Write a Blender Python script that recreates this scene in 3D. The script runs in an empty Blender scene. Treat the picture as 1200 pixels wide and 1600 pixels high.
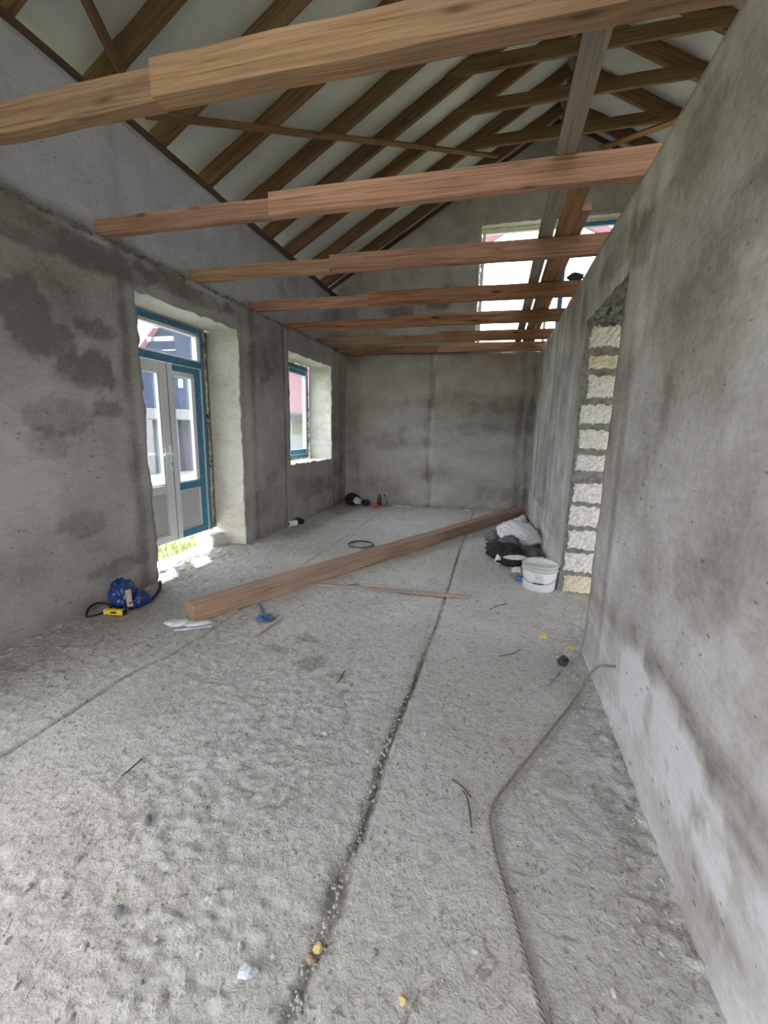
import bpy, bmesh, math, random
import numpy as np
from mathutils import Vector, Matrix

SC = bpy.context.scene
COL = SC.collection

# ------------------------------------------------------------------ camera
FPX, YAW, PITCH, ROLL, EYE = 658.71, -0.246209, 0.192814, 0.0230867, 1.3
cam_d = bpy.data.cameras.new('camera')
cam = bpy.data.objects.new('camera', cam_d); COL.objects.link(cam)
cam_d.sensor_fit = 'HORIZONTAL'; cam_d.sensor_width = 36.0
cam_d.lens = FPX / 1200 * 36.0
cam_d.clip_start = 0.05; cam_d.clip_end = 500
_f = Vector((math.sin(YAW) * math.cos(PITCH), math.cos(YAW) * math.cos(PITCH), -math.sin(PITCH)))
_r = Vector((math.cos(YAW), -math.sin(YAW), 0)); _u = _r.cross(_f)
_r2 = _r * math.cos(ROLL) + _u * math.sin(ROLL); _u2 = -_r * math.sin(ROLL) + _u * math.cos(ROLL)
cam.matrix_world = Matrix(((_r2.x, _u2.x, -_f.x, 0), (_r2.y, _u2.y, -_f.y, 0), (_r2.z, _u2.z, -_f.z, EYE), (0, 0, 0, 1)))
SC.camera = cam

# ------------------------------------------------------------------ sky, sun, exposure
SC.view_settings.view_transform = 'Standard'
SC.view_settings.look = 'None'
SC.view_settings.gamma = 1.0
SC.view_settings.use_curve_mapping = False
SC.view_settings.exposure = 1.85
SC.cycles.max_bounces = 12
SC.cycles.diffuse_bounces = 8
SC.cycles.glossy_bounces = 3
SC.cycles.transparent_max_bounces = 12
SC.cycles.caustics_reflective = False
SC.cycles.caustics_refractive = False
SC.cycles.sample_clamp_indirect = 8.0

world = bpy.data.worlds.new('sky'); SC.world = world; world.use_nodes = True
nt = world.node_tree; nt.nodes.clear()
_o = nt.nodes.new('ShaderNodeOutputWorld'); _b = nt.nodes.new('ShaderNodeBackground')
_tc = nt.nodes.new('ShaderNodeTexCoord'); _mp = nt.nodes.new('ShaderNodeMapping'); _n = nt.nodes.new('ShaderNodeTexNoise')
_cr = nt.nodes.new('ShaderNodeValToRGB')
_mp.inputs['Scale'].default_value = (1.0, 1.0, 2.2)
_n.inputs['Scale'].default_value = 2.6; _n.inputs['Detail'].default_value = 6; _n.inputs['Roughness'].default_value = 0.55
_cr.color_ramp.elements[0].position = 0.38; _cr.color_ramp.elements[0].color = (0.76, 0.86, 1.0, 1)
_cr.color_ramp.elements[1].position = 0.62; _cr.color_ramp.elements[1].color = (1.0, 0.965, 0.92, 1)
nt.links.new(_tc.outputs['Generated'], _mp.inputs['Vector']); nt.links.new(_mp.outputs[0], _n.inputs['Vector'])
nt.links.new(_n.outputs['Fac'], _cr.inputs[0]); nt.links.new(_cr.outputs[0], _b.inputs[0]); nt.links.new(_b.outputs[0], _o.inputs[0])
SKY = 6.0
_sx = nt.nodes.new('ShaderNodeSeparateXYZ'); nt.links.new(_tc.outputs['Generated'], _sx.inputs[0])
_m1 = nt.nodes.new('ShaderNodeMath'); _m1.operation = 'MAXIMUM'; nt.links.new(_sx.outputs[2], _m1.inputs[0]); _m1.inputs[1].default_value = 0.0
_m2 = nt.nodes.new('ShaderNodeMath'); _m2.operation = 'MULTIPLY_ADD'; nt.links.new(_m1.outputs[0], _m2.inputs[0]); _m2.inputs[1].default_value = 0.60 * SKY; _m2.inputs[2].default_value = 0.40 * SKY
nt.links.new(_m2.outputs[0], _b.inputs[1])      # overcast sky: brighter towards the zenith

sun_d = bpy.data.lights.new('sun', 'SUN'); sun = bpy.data.objects.new('sun', sun_d); COL.objects.link(sun)
sun_d.energy = 7.5; sun_d.angle = math.radians(1.2); sun_d.color = (1.0, 0.95, 0.86)
sun.rotation_mode = 'QUATERNION'
sun.rotation_quaternion = Vector((0.235, -0.20, -1.0)).to_track_quat('-Z', 'Y')
sun.location = (-4, 6, 12)

# ------------------------------------------------------------------ helpers
def vnoise(P, seed=0):
    P = np.asarray(P, float); I = np.floor(P).astype(np.int64); F = P - I
    F = F * F * (3 - 2 * F)
    def h(ix, iy, iz):
        n = (ix * 374761393 + iy * 668265263 + iz * 2147483647 + seed * 1274126177) & 0xffffffff
        n = ((n ^ (n >> 13)) * 1274126177) & 0xffffffff
        n = ((n ^ (n >> 16)) * 2246822519) & 0xffffffff
        n = n ^ (n >> 15)
        return (n & 0xffffff) / float(0xffffff)
    x, y, z = I[..., 0], I[..., 1], I[..., 2]; fx, fy, fz = F[..., 0], F[..., 1], F[..., 2]
    c = lambda a, b, t: a + (b - a) * t
    x0 = c(c(h(x, y, z), h(x + 1, y, z), fx), c(h(x, y + 1, z), h(x + 1, y + 1, z), fx), fy)
    x1 = c(c(h(x, y, z + 1), h(x + 1, y, z + 1), fx), c(h(x, y + 1, z + 1), h(x + 1, y + 1, z + 1), fx), fy)
    return c(x0, x1, fz)

def fbm(P, scale=1.0, octv=4, seed=0, rough=0.5):
    P = np.asarray(P, float) * scale; a = 1.0; s = 0; t = 0
    for i in range(octv):
        s = s + a * vnoise(P + 17.3 * i, seed + i * 7); t += a; a *= rough; P = P * 2.03
    return s / t

def sstep(a, b, x):
    t = np.clip((x - a) / (b - a), 0, 1); return t * t * (3 - 2 * t)

def tag(o, label=None, cat=None, group=None, kind=None):
    if label: o['label'] = label
    if cat: o['category'] = cat
    if group: o['group'] = group
    if kind: o['kind'] = kind
    return o

def empty(name, loc=(0, 0, 0), rz=0.0):
    o = bpy.data.objects.new(name, None); o.location = loc; o.rotation_euler = (0, 0, rz)
    o.empty_display_size = 0.05; COL.objects.link(o); return o

def mesh_obj(name, verts, faces, mat=None, parent=None, smooth=False, mats=None, mi=None, attrs=None, matrix=None):
    me = bpy.data.meshes.new(name)
    me.from_pydata([tuple(map(float, v)) for v in verts], [], [tuple(map(int, f)) for f in faces])
    for m in (mats or ([mat] if mat else [])): me.materials.append(m)
    if mi is not None: me.polygons.foreach_set('material_index', np.asarray(mi, np.int32))
    if smooth: me.polygons.foreach_set('use_smooth', np.ones(len(me.polygons), bool))
    if attrs:
        for k, v in attrs.items():
            a = me.attributes.new(k, 'FLOAT', 'POINT'); a.data.foreach_set('value', np.asarray(v, np.float32))
    me.update()
    o = bpy.data.objects.new(name, me); COL.objects.link(o)
    if parent is not None: o.parent = parent
    if matrix is not None: o.matrix_local = matrix
    return o

def bm_obj(name, bm, mat, parent=None, smooth=False, matrix=None):
    me = bpy.data.meshes.new(name); bm.normal_update(); bm.to_mesh(me); bm.free()
    me.materials.append(mat)
    if smooth: me.polygons.foreach_set('use_smooth', np.ones(len(me.polygons), bool))
    o = bpy.data.objects.new(name, me); COL.objects.link(o)
    if parent is not None: o.parent = parent
    if matrix is not None: o.matrix_local = matrix
    return o

def box_bm(bm, lo, hi, bevel=0.0):
    lo = Vector(lo); hi = Vector(hi); c = (lo + hi) / 2; s = hi - lo
    r = bmesh.ops.create_cube(bm, size=1.0, matrix=Matrix.Translation(c) @ Matrix.Diagonal((s.x, s.y, s.z, 1)))
    if bevel > 0:
        es = list({e for v in r['verts'] for e in v.link_edges})
        bmesh.ops.bevel(bm, geom=es, offset=bevel, segments=1, affect='EDGES', profile=0.5)

def box(name, lo, hi, mat, parent=None, bevel=0.003):
    bm = bmesh.new(); box_bm(bm, lo, hi, bevel); return bm_obj(name, bm, mat, parent)

def catmull(pts, n=8):
    P = [Vector(p) for p in pts]; P = [P[0] * 2 - P[1]] + P + [P[-1] * 2 - P[-2]]; out = []
    for i in range(1, len(P) - 2):
        for k in range(n):
            t = k / n; a, b, c, d = P[i - 1], P[i], P[i + 1], P[i + 2]
            out.append(0.5 * ((2 * b) + (c - a) * t + (2 * a - 5 * b + 4 * c - d) * t * t + (3 * b - a - 3 * c + d) * t ** 3))
    out.append(P[-2]); return out

def tube_data(pts, r, seg=8, closed=False, rfn=None):
    V = []; F = []; n = len(pts); up = Vector((0, 0, 1))
    for i, p in enumerate(pts):
        a = pts[(i - 1) % n] if (closed or i > 0) else pts[0]; b = pts[(i + 1) % n] if (closed or i < n - 1) else pts[-1]
        t = (b - a).normalized(); s = t.cross(up)
        if s.length < 1e-3: s = t.cross(Vector((1, 0, 0)))
        s.normalize(); u = s.cross(t); rr = rfn(i) if rfn else r
        for k in range(seg):
            ang = 2 * math.pi * k / seg; V.append(p + s * math.cos(ang) * rr + u * math.sin(ang) * rr)
    m = n if closed else n - 1
    for i in range(m):
        j = (i + 1) % n
        for k in range(seg):
            l = (k + 1) % seg; F.append((i * seg + k, i * seg + l, j * seg + l, j * seg + k))
    if not closed:
        F.append(tuple(range(seg))[::-1]); F.append(tuple((n - 1) * seg + k for k in range(seg)))
    return V, F

def tube(name, pts, r, mat, parent=None, seg=8, closed=False, rfn=None, smooth=True):
    V, F = tube_data([Vector(p) for p in pts], r, seg, closed, rfn)
    return mesh_obj(name, V, F, mat, parent, smooth)

def lathe(name, prof, mat, parent=None, seg=32, loc=(0, 0, 0), smooth=True, closed_profile=False):
    V = []; F = []; n = len(prof)
    for (r, z) in prof:
        for k in range(seg):
            a = 2 * math.pi * k / seg; V.append((loc[0] + r * math.cos(a), loc[1] + r * math.sin(a), loc[2] + z))
    for i in range(n - 1 if not closed_profile else n):
        j = (i + 1) % n
        for k in range(seg):
            l = (k + 1) % seg; F.append((i * seg + k, i * seg + l, j * seg + l, j * seg + k))
    return mesh_obj(name, V, F, mat, parent, smooth)

# ------------------------------------------------------------------ materials
def nmat(name):
    m = bpy.data.materials.new(name); m.use_nodes = True
    nt = m.node_tree; nt.nodes.clear()
    out = nt.nodes.new('ShaderNodeOutputMaterial'); bs = nt.nodes.new('ShaderNodeBsdfPrincipled')
    nt.links.new(bs.outputs[0], out.inputs[0]); return m, nt, bs, out

def N(nt, t, **kw):
    n = nt.nodes.new(t)
    for k, v in kw.items():
        if hasattr(n, k): setattr(n, k, v)
        else: n.inputs[k.replace('_', ' ')].default_value = v
    return n

def ramp(nt, fac, stops):
    r = nt.nodes.new('ShaderNodeValToRGB'); e = r.color_ramp.elements
    while len(e) < len(stops): e.new(0.5)
    for i, (p, c) in enumerate(stops):
        e[i].position = p; e[i].color = (*c, 1) if len(c) == 3 else c
    nt.links.new(fac, r.inputs[0]); return r.outputs[0]

def math_n(nt, op, a, b=None, clamp=False):
    m = nt.nodes.new('ShaderNodeMath'); m.operation = op; m.use_clamp = clamp
    for i, v in enumerate((a, b)):
        if v is None: continue
        if isinstance(v, (int, float)): m.inputs[i].default_value = v
        else: nt.links.new(v, m.inputs[i])
    return m.outputs[0]

def mixc(nt, fac, a, b, bt='MIX'):
    m = nt.nodes.new('ShaderNodeMixRGB'); m.blend_type = bt
    for i, v in enumerate((fac, a, b)):
        if isinstance(v, (int, float)): m.inputs[i].default_value = v
        elif isinstance(v, tuple): m.inputs[i].default_value = (*v, 1)
        else: nt.links.new(v, m.inputs[i])
    return m.outputs[0]

def noise(nt, vec, scale, detail=5, rough=0.55, dist=0.0):
    n = nt.nodes.new('ShaderNodeTexNoise'); n.inputs['Scale'].default_value = scale; n.inputs['Detail'].default_value = detail
    n.inputs['Roughness'].default_value = rough; n.inputs['Distortion'].default_value = dist
    if vec is not None: nt.links.new(vec, n.inputs['Vector'])
    return n.outputs['Fac']

def coords(nt, scale=(1, 1, 1), kind='Object', loc=None):
    tc = nt.nodes.new('ShaderNodeTexCoord'); mp = nt.nodes.new('ShaderNodeMapping'); mp.inputs['Scale'].default_value = scale
    nt.links.new(tc.outputs[kind], mp.inputs['Vector'])
    if loc is not None: nt.links.new(loc, mp.inputs['Location'])
    return mp.outputs[0]

def bump(nt, bs, h, strength=0.5, dist=0.01, prev=None):
    b = nt.nodes.new('ShaderNodeBump'); b.inputs['Strength'].default_value = strength; b.inputs['Distance'].default_value = dist
    nt.links.new(h, b.inputs['Height'])
    if prev is not None: nt.links.new(prev, b.inputs['Normal'])
    nt.links.new(b.outputs[0], bs.inputs['Normal']); return b.outputs[0]

def simple(name, col, rough=0.6, metal=0.0, var=0.12, scale=20, bmp=0.0, bscale=80, spec=0.3):
    m, nt, bs, out = nmat(name)
    c = coords(nt); n = noise(nt, c, scale, 4)
    lo = tuple(max(0, x * (1 - var)) for x in col); hi = tuple(min(1, x * (1 + var)) for x in col)
    nt.links.new(ramp(nt, n, [(0.3, lo), (0.7, hi)]), bs.inputs['Base Color'])
    bs.inputs['Roughness'].default_value = rough; bs.inputs['Metallic'].default_value = metal
    bs.inputs['Specular IOR Level'].default_value = spec
    if bmp: bump(nt, bs, noise(nt, c, bscale, 4), bmp, 0.004)
    return m

def plaster(name, dark, mid, light, pit=0.5, streak=0.0):
    dark, mid, light = [(c[0], c[1] * 0.998, c[2] * 1.022) for c in (dark, mid, light)]
    """grey cement plaster: 'tone' attribute (stains), trowel streaks, pits"""
    m, nt, bs, out = nmat(name)
    c = coords(nt)
    at = nt.nodes.new('ShaderNodeAttribute'); at.attribute_name = 'tone'
    n1 = noise(nt, c, 3.5, 6, 0.6, 0.6); n2 = noise(nt, c, 45, 5, 0.6)
    t = math_n(nt, 'ADD', at.outputs['Fac'], math_n(nt, 'MULTIPLY', math_n(nt, 'SUBTRACT', n1, 0.5), 0.75))
    t = math_n(nt, 'ADD', t, math_n(nt, 'MULTIPLY', math_n(nt, 'SUBTRACT', n2, 0.5), 0.45), clamp=True)
    col = ramp(nt, t, [(0.12, dark), (0.5, mid), (0.88, light)])
    tr = noise(nt, coords(nt, (3, 3, 26)), 3, 4, 0.6, 0.8)
    tv = noise(nt, coords(nt, (6, 6, 1.2)), 3.0, 4, 0.6, 1.5)
    col = mixc(nt, 0.5, col, ramp(nt, tr, [(0.3, (0.80, 0.79, 0.78)), (0.7, (1.06, 1.06, 1.06))]), 'MULTIPLY')
    v = nt.nodes.new('ShaderNodeTexVoronoi'); v.inputs['Scale'].default_value = 9; v.inputs['Randomness'].default_value = 1.0
    cp = coords(nt, (1.0, 1.1, 2.6)); nt.links.new(cp, v.inputs['Vector'])
    thr = math_n(nt, 'MULTIPLY', noise(nt, c, 2.3, 3), 0.30)
    pits = math_n(nt, 'LESS_THAN', math_n(nt, 'ADD', v.outputs['Distance'], math_n(nt, 'MULTIPLY', n2, 0.12)), math_n(nt, 'SUBTRACT', thr, 0.005))
    col = mixc(nt, math_n(nt, 'MULTIPLY', pits, pit), col, (0.10, 0.098, 0.09))
    nt.links.new(col, bs.inputs['Base Color']); bs.inputs['Roughness'].default_value = 0.92; bs.inputs['Specular IOR Level'].default_value = 0.15
    b1 = bump(nt, bs, n2, 0.35, 0.006)
    b2 = bump(nt, bs, tr, 0.25, 0.008, b1)
    b3 = bump(nt, bs, noise(nt, c, 9, 4), 0.35, 0.02, b2)
    bump(nt, bs, math_n(nt, 'SUBTRACT', 1.0, pits), 0.7, 0.008, b3)
    return m

def wood(name, c1, c2, c3, grey=0.0, knots=0.7, rough=0.75):
    m, nt, bs, out = nmat(name)
    oi = nt.nodes.new('ShaderNodeObjectInfo')
    comb = nt.nodes.new('ShaderNodeCombineXYZ')
    nt.links.new(math_n(nt, 'MULTIPLY', oi.outputs['Random'], 37.0), comb.inputs[0])
    nt.links.new(math_n(nt, 'MULTIPLY', oi.outputs['Random'], 11.0), comb.inputs[1])
    c = coords(nt, (0.8, 34, 34), loc=comb.outputs[0])
    big = coords(nt, (0.9, 4, 4), loc=comb.outputs[0])
    g = noise(nt, c, 1.6, 7, 0.62, 1.3)
    b = noise(nt, big, 1.1, 3, 0.5)
    fine = noise(nt, coords(nt, (3, 110, 110), loc=comb.outputs[0]), 1.2, 3, 0.6)
    t = math_n(nt, 'ADD', math_n(nt, 'MULTIPLY', g, 0.75), math_n(nt, 'MULTIPLY', fine, 0.25))
    col = ramp(nt, t, [(0.32, c1), (0.5, c2), (0.66, c3)])
    col = mixc(nt, 0.55, col, ramp(nt, b, [(0.3, (0.60, 0.60, 0.62)), (0.7, (1.18, 1.12, 1.05))]), 'MULTIPLY')
    hs = nt.nodes.new('ShaderNodeHueSaturation'); nt.links.new(col, hs.inputs['Color'])
    nt.links.new(math_n(nt, 'ADD', math_n(nt, 'MULTIPLY', oi.outputs['Random'], 0.35), 0.82), hs.inputs['Value'])
    hs.inputs['Saturation'].default_value = 1.0 - grey; col = hs.outputs[0]
    v = nt.nodes.new('ShaderNodeTexVoronoi'); v.inputs['Scale'].default_value = 1.0
    nt.links.new(coords(nt, (2.3, 9, 9), loc=comb.outputs[0]), v.inputs['Vector'])
    k = ramp(nt, v.outputs['Distance'], [(0.05, (1, 1, 1)), (0.13, (0.25, 0.25, 0.25)), (0.2, (0, 0, 0))])
    col = mixc(nt, math_n(nt, 'MULTIPLY', k, knots), col, tuple(x * 0.35 for x in c1))
    nt.links.new(col, bs.inputs['Base Color']); bs.inputs['Roughness'].default_value = rough; bs.inputs['Specular IOR Level'].default_value = 0.2
    bump(nt, bs, t, 0.35, 0.004)
    return m

def concrete_floor():
    m, nt, bs, out = nmat('rough_concrete_floor')
    c = coords(nt)
    ac = nt.nodes.new('ShaderNodeAttribute'); ac.attribute_name = 'crack'
    ad = nt.nodes.new('ShaderNodeAttribute'); ad.attribute_name = 'dirt'
    ah = nt.nodes.new('ShaderNodeAttribute'); ah.attribute_name = 'relief'
    n1 = noise(nt, c, 1.4, 6, 0.6, 0.5); n2 = noise(nt, c, 38, 5, 0.65, 0.4); n3 = noise(nt, c, 110, 4, 0.6)
    t = math_n(nt, 'ADD', math_n(nt, 'MULTIPLY', n1, 0.3), math_n(nt, 'ADD', math_n(nt, 'MULTIPLY', n2, 0.32), math_n(nt, 'MULTIPLY', ah.outputs['Fac'], 0.38)))
    col = ramp(nt, t, [(0.30, (0.27, 0.253, 0.235)), (0.47, (0.455, 0.440, 0.420)), (0.64, (0.62, 0.605, 0.585))])
    sx = nt.nodes.new('ShaderNodeSeparateXYZ'); nt.links.new(c, sx.inputs[0])     # window light beyond the timber, painted in as a paler floor colour
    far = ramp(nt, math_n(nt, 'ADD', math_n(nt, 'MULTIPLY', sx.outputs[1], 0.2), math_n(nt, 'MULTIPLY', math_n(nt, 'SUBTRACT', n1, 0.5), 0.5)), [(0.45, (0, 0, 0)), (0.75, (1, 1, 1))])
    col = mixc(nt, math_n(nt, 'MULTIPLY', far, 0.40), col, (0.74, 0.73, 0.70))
    warm = noise(nt, coords(nt), 0.9, 4)
    col = mixc(nt, math_n(nt, 'MULTIPLY', ramp(nt, warm, [(0.5, (0, 0, 0)), (0.75, (1, 1, 1))]), 0.35), col, (0.44, 0.37, 0.30))
    sp = nt.nodes.new('ShaderNodeTexVoronoi'); sp.inputs['Scale'].default_value = 34; nt.links.new(coords(nt, (1, 1, 1)), sp.inputs['Vector'])
    spk = math_n(nt, 'LESS_THAN', sp.outputs['Distance'], math_n(nt, 'MULTIPLY', math_n(nt, 'SUBTRACT', noise(nt, c, 5, 3), 0.28), 0.55))
    col = mixc(nt, math_n(nt, 'MULTIPLY', spk, 0.65), col, (0.15, 0.14, 0.125))
    fl = noise(nt, c, 34, 8, 0.72, 1.6); fm = ramp(nt, noise(nt, c, 2.0, 4, 0.6), [(0.36, (0.15, 0.15, 0.15)), (0.62, (1, 1, 1))])
    flk = ramp(nt, fl, [(0.535, (0, 0, 0)), (0.60, (1, 1, 1))])
    col = mixc(nt, math_n(nt, 'MULTIPLY', math_n(nt, 'MULTIPLY', flk, fm), 0.50), col, (0.15, 0.135, 0.118))
    fl2 = ramp(nt, noise(nt, coords(nt, (1, 1, 1)), 13, 8, 0.7, 2.0), [(0.57, (0, 0, 0)), (0.63, (1, 1, 1))])
    col = mixc(nt, math_n(nt, 'MULTIPLY', fl2, 0.6), col, (0.17, 0.15, 0.13))
    lt = ramp(nt, noise(nt, c, 27, 8, 0.7, 1.2), [(0.58, (0, 0, 0)), (0.66, (1, 1, 1))])
    col = mixc(nt, math_n(nt, 'MULTIPLY', lt, 0.45), col, (0.74, 0.725, 0.70))
    dn = ramp(nt, noise(nt, c, 30, 6, 0.75, 1.0), [(0.36, (0.25, 0.25, 0.25)), (0.56, (1, 1, 1))])
    col = mixc(nt, math_n(nt, 'MULTIPLY', ad.outputs['Fac'], dn), col, (0.13, 0.11, 0.09))
    crk = math_n(nt, 'MULTIPLY', ac.outputs['Fac'], ramp(nt, n2, [(0.3, (1, 1, 1)), (0.75, (0.45, 0.45, 0.45))]))
    col = mixc(nt, crk, col, (0.11, 0.10, 0.09))
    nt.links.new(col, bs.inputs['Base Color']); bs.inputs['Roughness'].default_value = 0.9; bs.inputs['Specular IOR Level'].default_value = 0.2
    b1 = bump(nt, bs, n3, 0.5, 0.004)
    bump(nt, bs, n2, 0.8, 0.012, b1)
    return m

def glass(name, dirt=0.08):
    m = bpy.data.materials.new(name); m.use_nodes = True; nt = m.node_tree; nt.nodes.clear()
    out = nt.nodes.new('ShaderNodeOutputMaterial'); tr = nt.nodes.new('ShaderNodeBsdfTransparent'); gl = nt.nodes.new('ShaderNodeBsdfGlossy')
    df = nt.nodes.new('ShaderNodeBsdfDiffuse'); df.inputs[0].default_value = (0.45, 0.50, 0.58, 1)
    tr.inputs[0].default_value = (0.93, 0.96, 0.98, 1); gl.inputs['Roughness'].default_value = 0.02
    fr = nt.nodes.new('ShaderNodeFresnel'); fr.inputs[0].default_value = 1.45
    m1 = nt.nodes.new('ShaderNodeMixShader'); m2 = nt.nodes.new('ShaderNodeMixShader')
    nt.links.new(math_n(nt, 'MULTIPLY', fr.outputs[0], 0.6), m1.inputs[0]); nt.links.new(tr.outputs[0], m1.inputs[1]); nt.links.new(gl.outputs[0], m1.inputs[2])
    d = ramp(nt, noise(nt, coords(nt), 60, 5, 0.7), [(0.45, (0, 0, 0)), (0.62, (1, 1, 1))])
    d2 = ramp(nt, noise(nt, coords(nt), 4, 3), [(0.35, (0, 0, 0)), (0.65, (1, 1, 1))])
    nt.links.new(math_n(nt, 'ADD', dirt * 0.4, math_n(nt, 'MULTIPLY', math_n(nt, 'MULTIPLY', d, d2), dirt)), m2.inputs[0])
    nt.links.new(m1.outputs[0], m2.inputs[1]); nt.links.new(df.outputs[0], m2.inputs[2]); nt.links.new(m2.outputs[0], out.inputs[0])
    return m

M = {}
M['pl_left'] = plaster('grey_plaster_left', (0.19, 0.174, 0.158), (0.365, 0.345, 0.323), (0.50, 0.478, 0.453), 0.55)
M['pl_upper'] = plaster('pale_plaster_upper', (0.22, 0.212, 0.205), (0.36, 0.355, 0.35), (0.47, 0.47, 0.47), 0.6)
M['pl_right'] = plaster('grey_plaster_right', (0.25, 0.224, 0.201), (0.45, 0.425, 0.40), (0.66, 0.655, 0.66), 0.6)
M['pl_back'] = plaster('grey_plaster_back', (0.19, 0.172, 0.150), (0.385, 0.362, 0.330), (0.52, 0.498, 0.46), 0.4)
M['reveal'] = plaster('pale_rough_reveal', (0.34, 0.33, 0.28), (0.62, 0.605, 0.54), (0.80, 0.79, 0.71), 0.35)
M['soffit'] = simple('smooth_pale_soffit', (0.82, 0.80, 0.64), 0.8, var=0.08, scale=8, bmp=0.2)
M['mortar'] = simple('grey_mortar', (0.20, 0.195, 0.185), 0.95, var=0.35, scale=18, bmp=1.0, bscale=50)
M['block'] = simple('shell_limestone', (0.64, 0.62, 0.585), 0.95, var=0.22, scale=45, bmp=1.0, bscale=70)
M['block_y'] = simple('yellow_limestone', (0.62, 0.57, 0.42), 0.95, var=0.2, scale=30, bmp=1.0, bscale=70)
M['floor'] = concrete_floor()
M['joist'] = wood('reddish_pine', (0.19, 0.098, 0.066), (0.40, 0.225, 0.158), (0.53, 0.325, 0.245))
M['joist_y'] = wood('yellow_brown_pine', (0.16, 0.096, 0.056), (0.30, 0.19, 0.118), (0.41, 0.275, 0.18))
M['joist_d'] = wood('dark_mottled_pine', (0.07, 0.036, 0.022), (0.28, 0.14, 0.080), (0.46, 0.26, 0.155), knots=1.0)
M['rafter'] = wood('rafter_pine', (0.075, 0.046, 0.026), (0.15, 0.092, 0.050), (0.22, 0.14, 0.082))
M['rafter_r'] = wood('rafter_red_pine', (0.085, 0.046, 0.026), (0.165, 0.092, 0.050), (0.235, 0.135, 0.078))
M['plank_g'] = wood('weathered_plank', (0.20, 0.17, 0.13), (0.31, 0.26, 0.20), (0.40, 0.34, 0.27), grey=0.25, knots=0.5)
M['plank_b'] = wood('brown_plank', (0.20, 0.10, 0.05), (0.40, 0.22, 0.11), (0.52, 0.31, 0.17))
M['timber'] = wood('floor_timber', (0.20, 0.127, 0.09), (0.35, 0.237, 0.175), (0.46, 0.335, 0.26), knots=0.35)
M['lath'] = wood('pale_lath', (0.32, 0.25, 0.20), (0.46, 0.38, 0.31), (0.56, 0.48, 0.40), knots=0.2)
M['upvc_l'] = simple('bleached_wood', (0.46, 0.39, 0.32), 0.85, var=0.15, scale=30)
M['plate'] = wood('dark_wall_plate', (0.04, 0.025, 0.02), (0.09, 0.055, 0.04), (0.15, 0.09, 0.06))
M['membrane'] = simple('grey_underlay', (0.46, 0.46, 0.455), 0.7, var=0.06, scale=3, bmp=0.15, bscale=6)
M['metal_roof'] = simple('metal_sheet', (0.35, 0.10, 0.09), 0.45, 0.3)
M['blue_film'] = simple('blue_protective_film', (0.055, 0.20, 0.34), 0.45, var=0.25, scale=25, bmp=0.15)
M['upvc'] = simple('white_plastic_frame', (0.70, 0.71, 0.72), 0.4, var=0.04, scale=6)
M['upvc_g'] = simple('grey_white_panel', (0.50, 0.50, 0.49), 0.5, var=0.05, scale=5)
M['foam'] = simple('mounting_foam', (0.62, 0.54, 0.38), 0.9, var=0.3, scale=40, bmp=0.8)
M['glass'] = glass('dusty_glass', 0.08)
M['glass_c'] = glass('window_glass', 0.03)
M['gasket'] = simple('dark_gasket', (0.04, 0.04, 0.045), 0.6)
M['grass'] = simple('grass_blades', (0.10, 0.15, 0.02), 0.8, var=0.5, scale=6)
M['ground'] = simple('grassy_ground', (0.11, 0.12, 0.055), 0.95, var=0.4, scale=5, bmp=0.5)
M['black'] = simple('black_rubber', (0.018, 0.018, 0.02), 0.5)
M['blackcloth'] = simple('black_cloth', (0.03, 0.028, 0.03), 0.85, var=0.4)
M['greycloth'] = simple('grey_cloth', (0.13, 0.13, 0.13), 0.9, var=0.3)
M['sack'] = simple('white_woven_sack', (0.74, 0.73, 0.75), 0.75, var=0.08, scale=30, bmp=0.6, bscale=40)
M['white'] = simple('white_plastic', (0.78, 0.80, 0.82), 0.5, var=0.08)
M['whitepaper'] = simple('white_scrap', (0.70, 0.72, 0.76), 0.8, var=0.12)
M['brownscrap'] = simple('brown_scrap', (0.36, 0.25, 0.19), 0.9, var=0.35)
M['bluefilm2'] = simple('blue_crumpled_film', (0.012, 0.045, 0.19), 0.35, var=0.6, scale=40, spec=0.6)
M['bluelight'] = simple('light_blue_net', (0.10, 0.19, 0.38), 0.6, var=0.5, scale=50)
M['yellow'] = simple('yellow_paint', (0.75, 0.58, 0.03), 0.5, var=0.1)
M['yellowfoam'] = simple('yellow_foam_crumb', (0.60, 0.47, 0.22), 0.9, var=0.2, bmp=0.6)
M['orange'] = simple('orange_plastic', (0.70, 0.13, 0.03), 0.5, var=0.15)
M['bottle'] = simple('dark_bottle', (0.05, 0.055, 0.06), 0.25, spec=0.6)
M['stone_g'] = simple('grey_stone', (0.27, 0.27, 0.28), 0.9, var=0.25, bmp=0.6)
M['stone_w'] = simple('pale_stone', (0.58, 0.60, 0.62), 0.9, var=0.2, bmp=0.8)
M['crumb'] = simple('mortar_crumbs', (0.40, 0.385, 0.36), 0.95, var=0.45, scale=9, bmp=0.5)
M['hose'] = simple('grey_brown_cable', (0.17, 0.145, 0.12), 0.8, var=0.3, scale=60)
M['greenish'] = simple('dull_green_rim', (0.12, 0.17, 0.15), 0.5, var=0.25)
M['greenfloor'] = simple('pale_green_disc', (0.40, 0.45, 0.41), 0.6, var=0.15)
M['twig'] = simple('dark_twig', (0.10, 0.075, 0.05), 0.9)
M['wire'] = simple('grey_wire', (0.12, 0.12, 0.13), 0.4, 0.7)
M['h_blue'] = simple('dark_blue_cladding', (0.024, 0.036, 0.075), 0.55, var=0.2, scale=4)
M['h_white'] = simple('white_render', (0.20, 0.20, 0.195), 0.9, var=0.06)
M['h_dark'] = simple('dark_doorway', (0.05, 0.045, 0.055), 0.8, var=0.3, scale=6)
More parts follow.
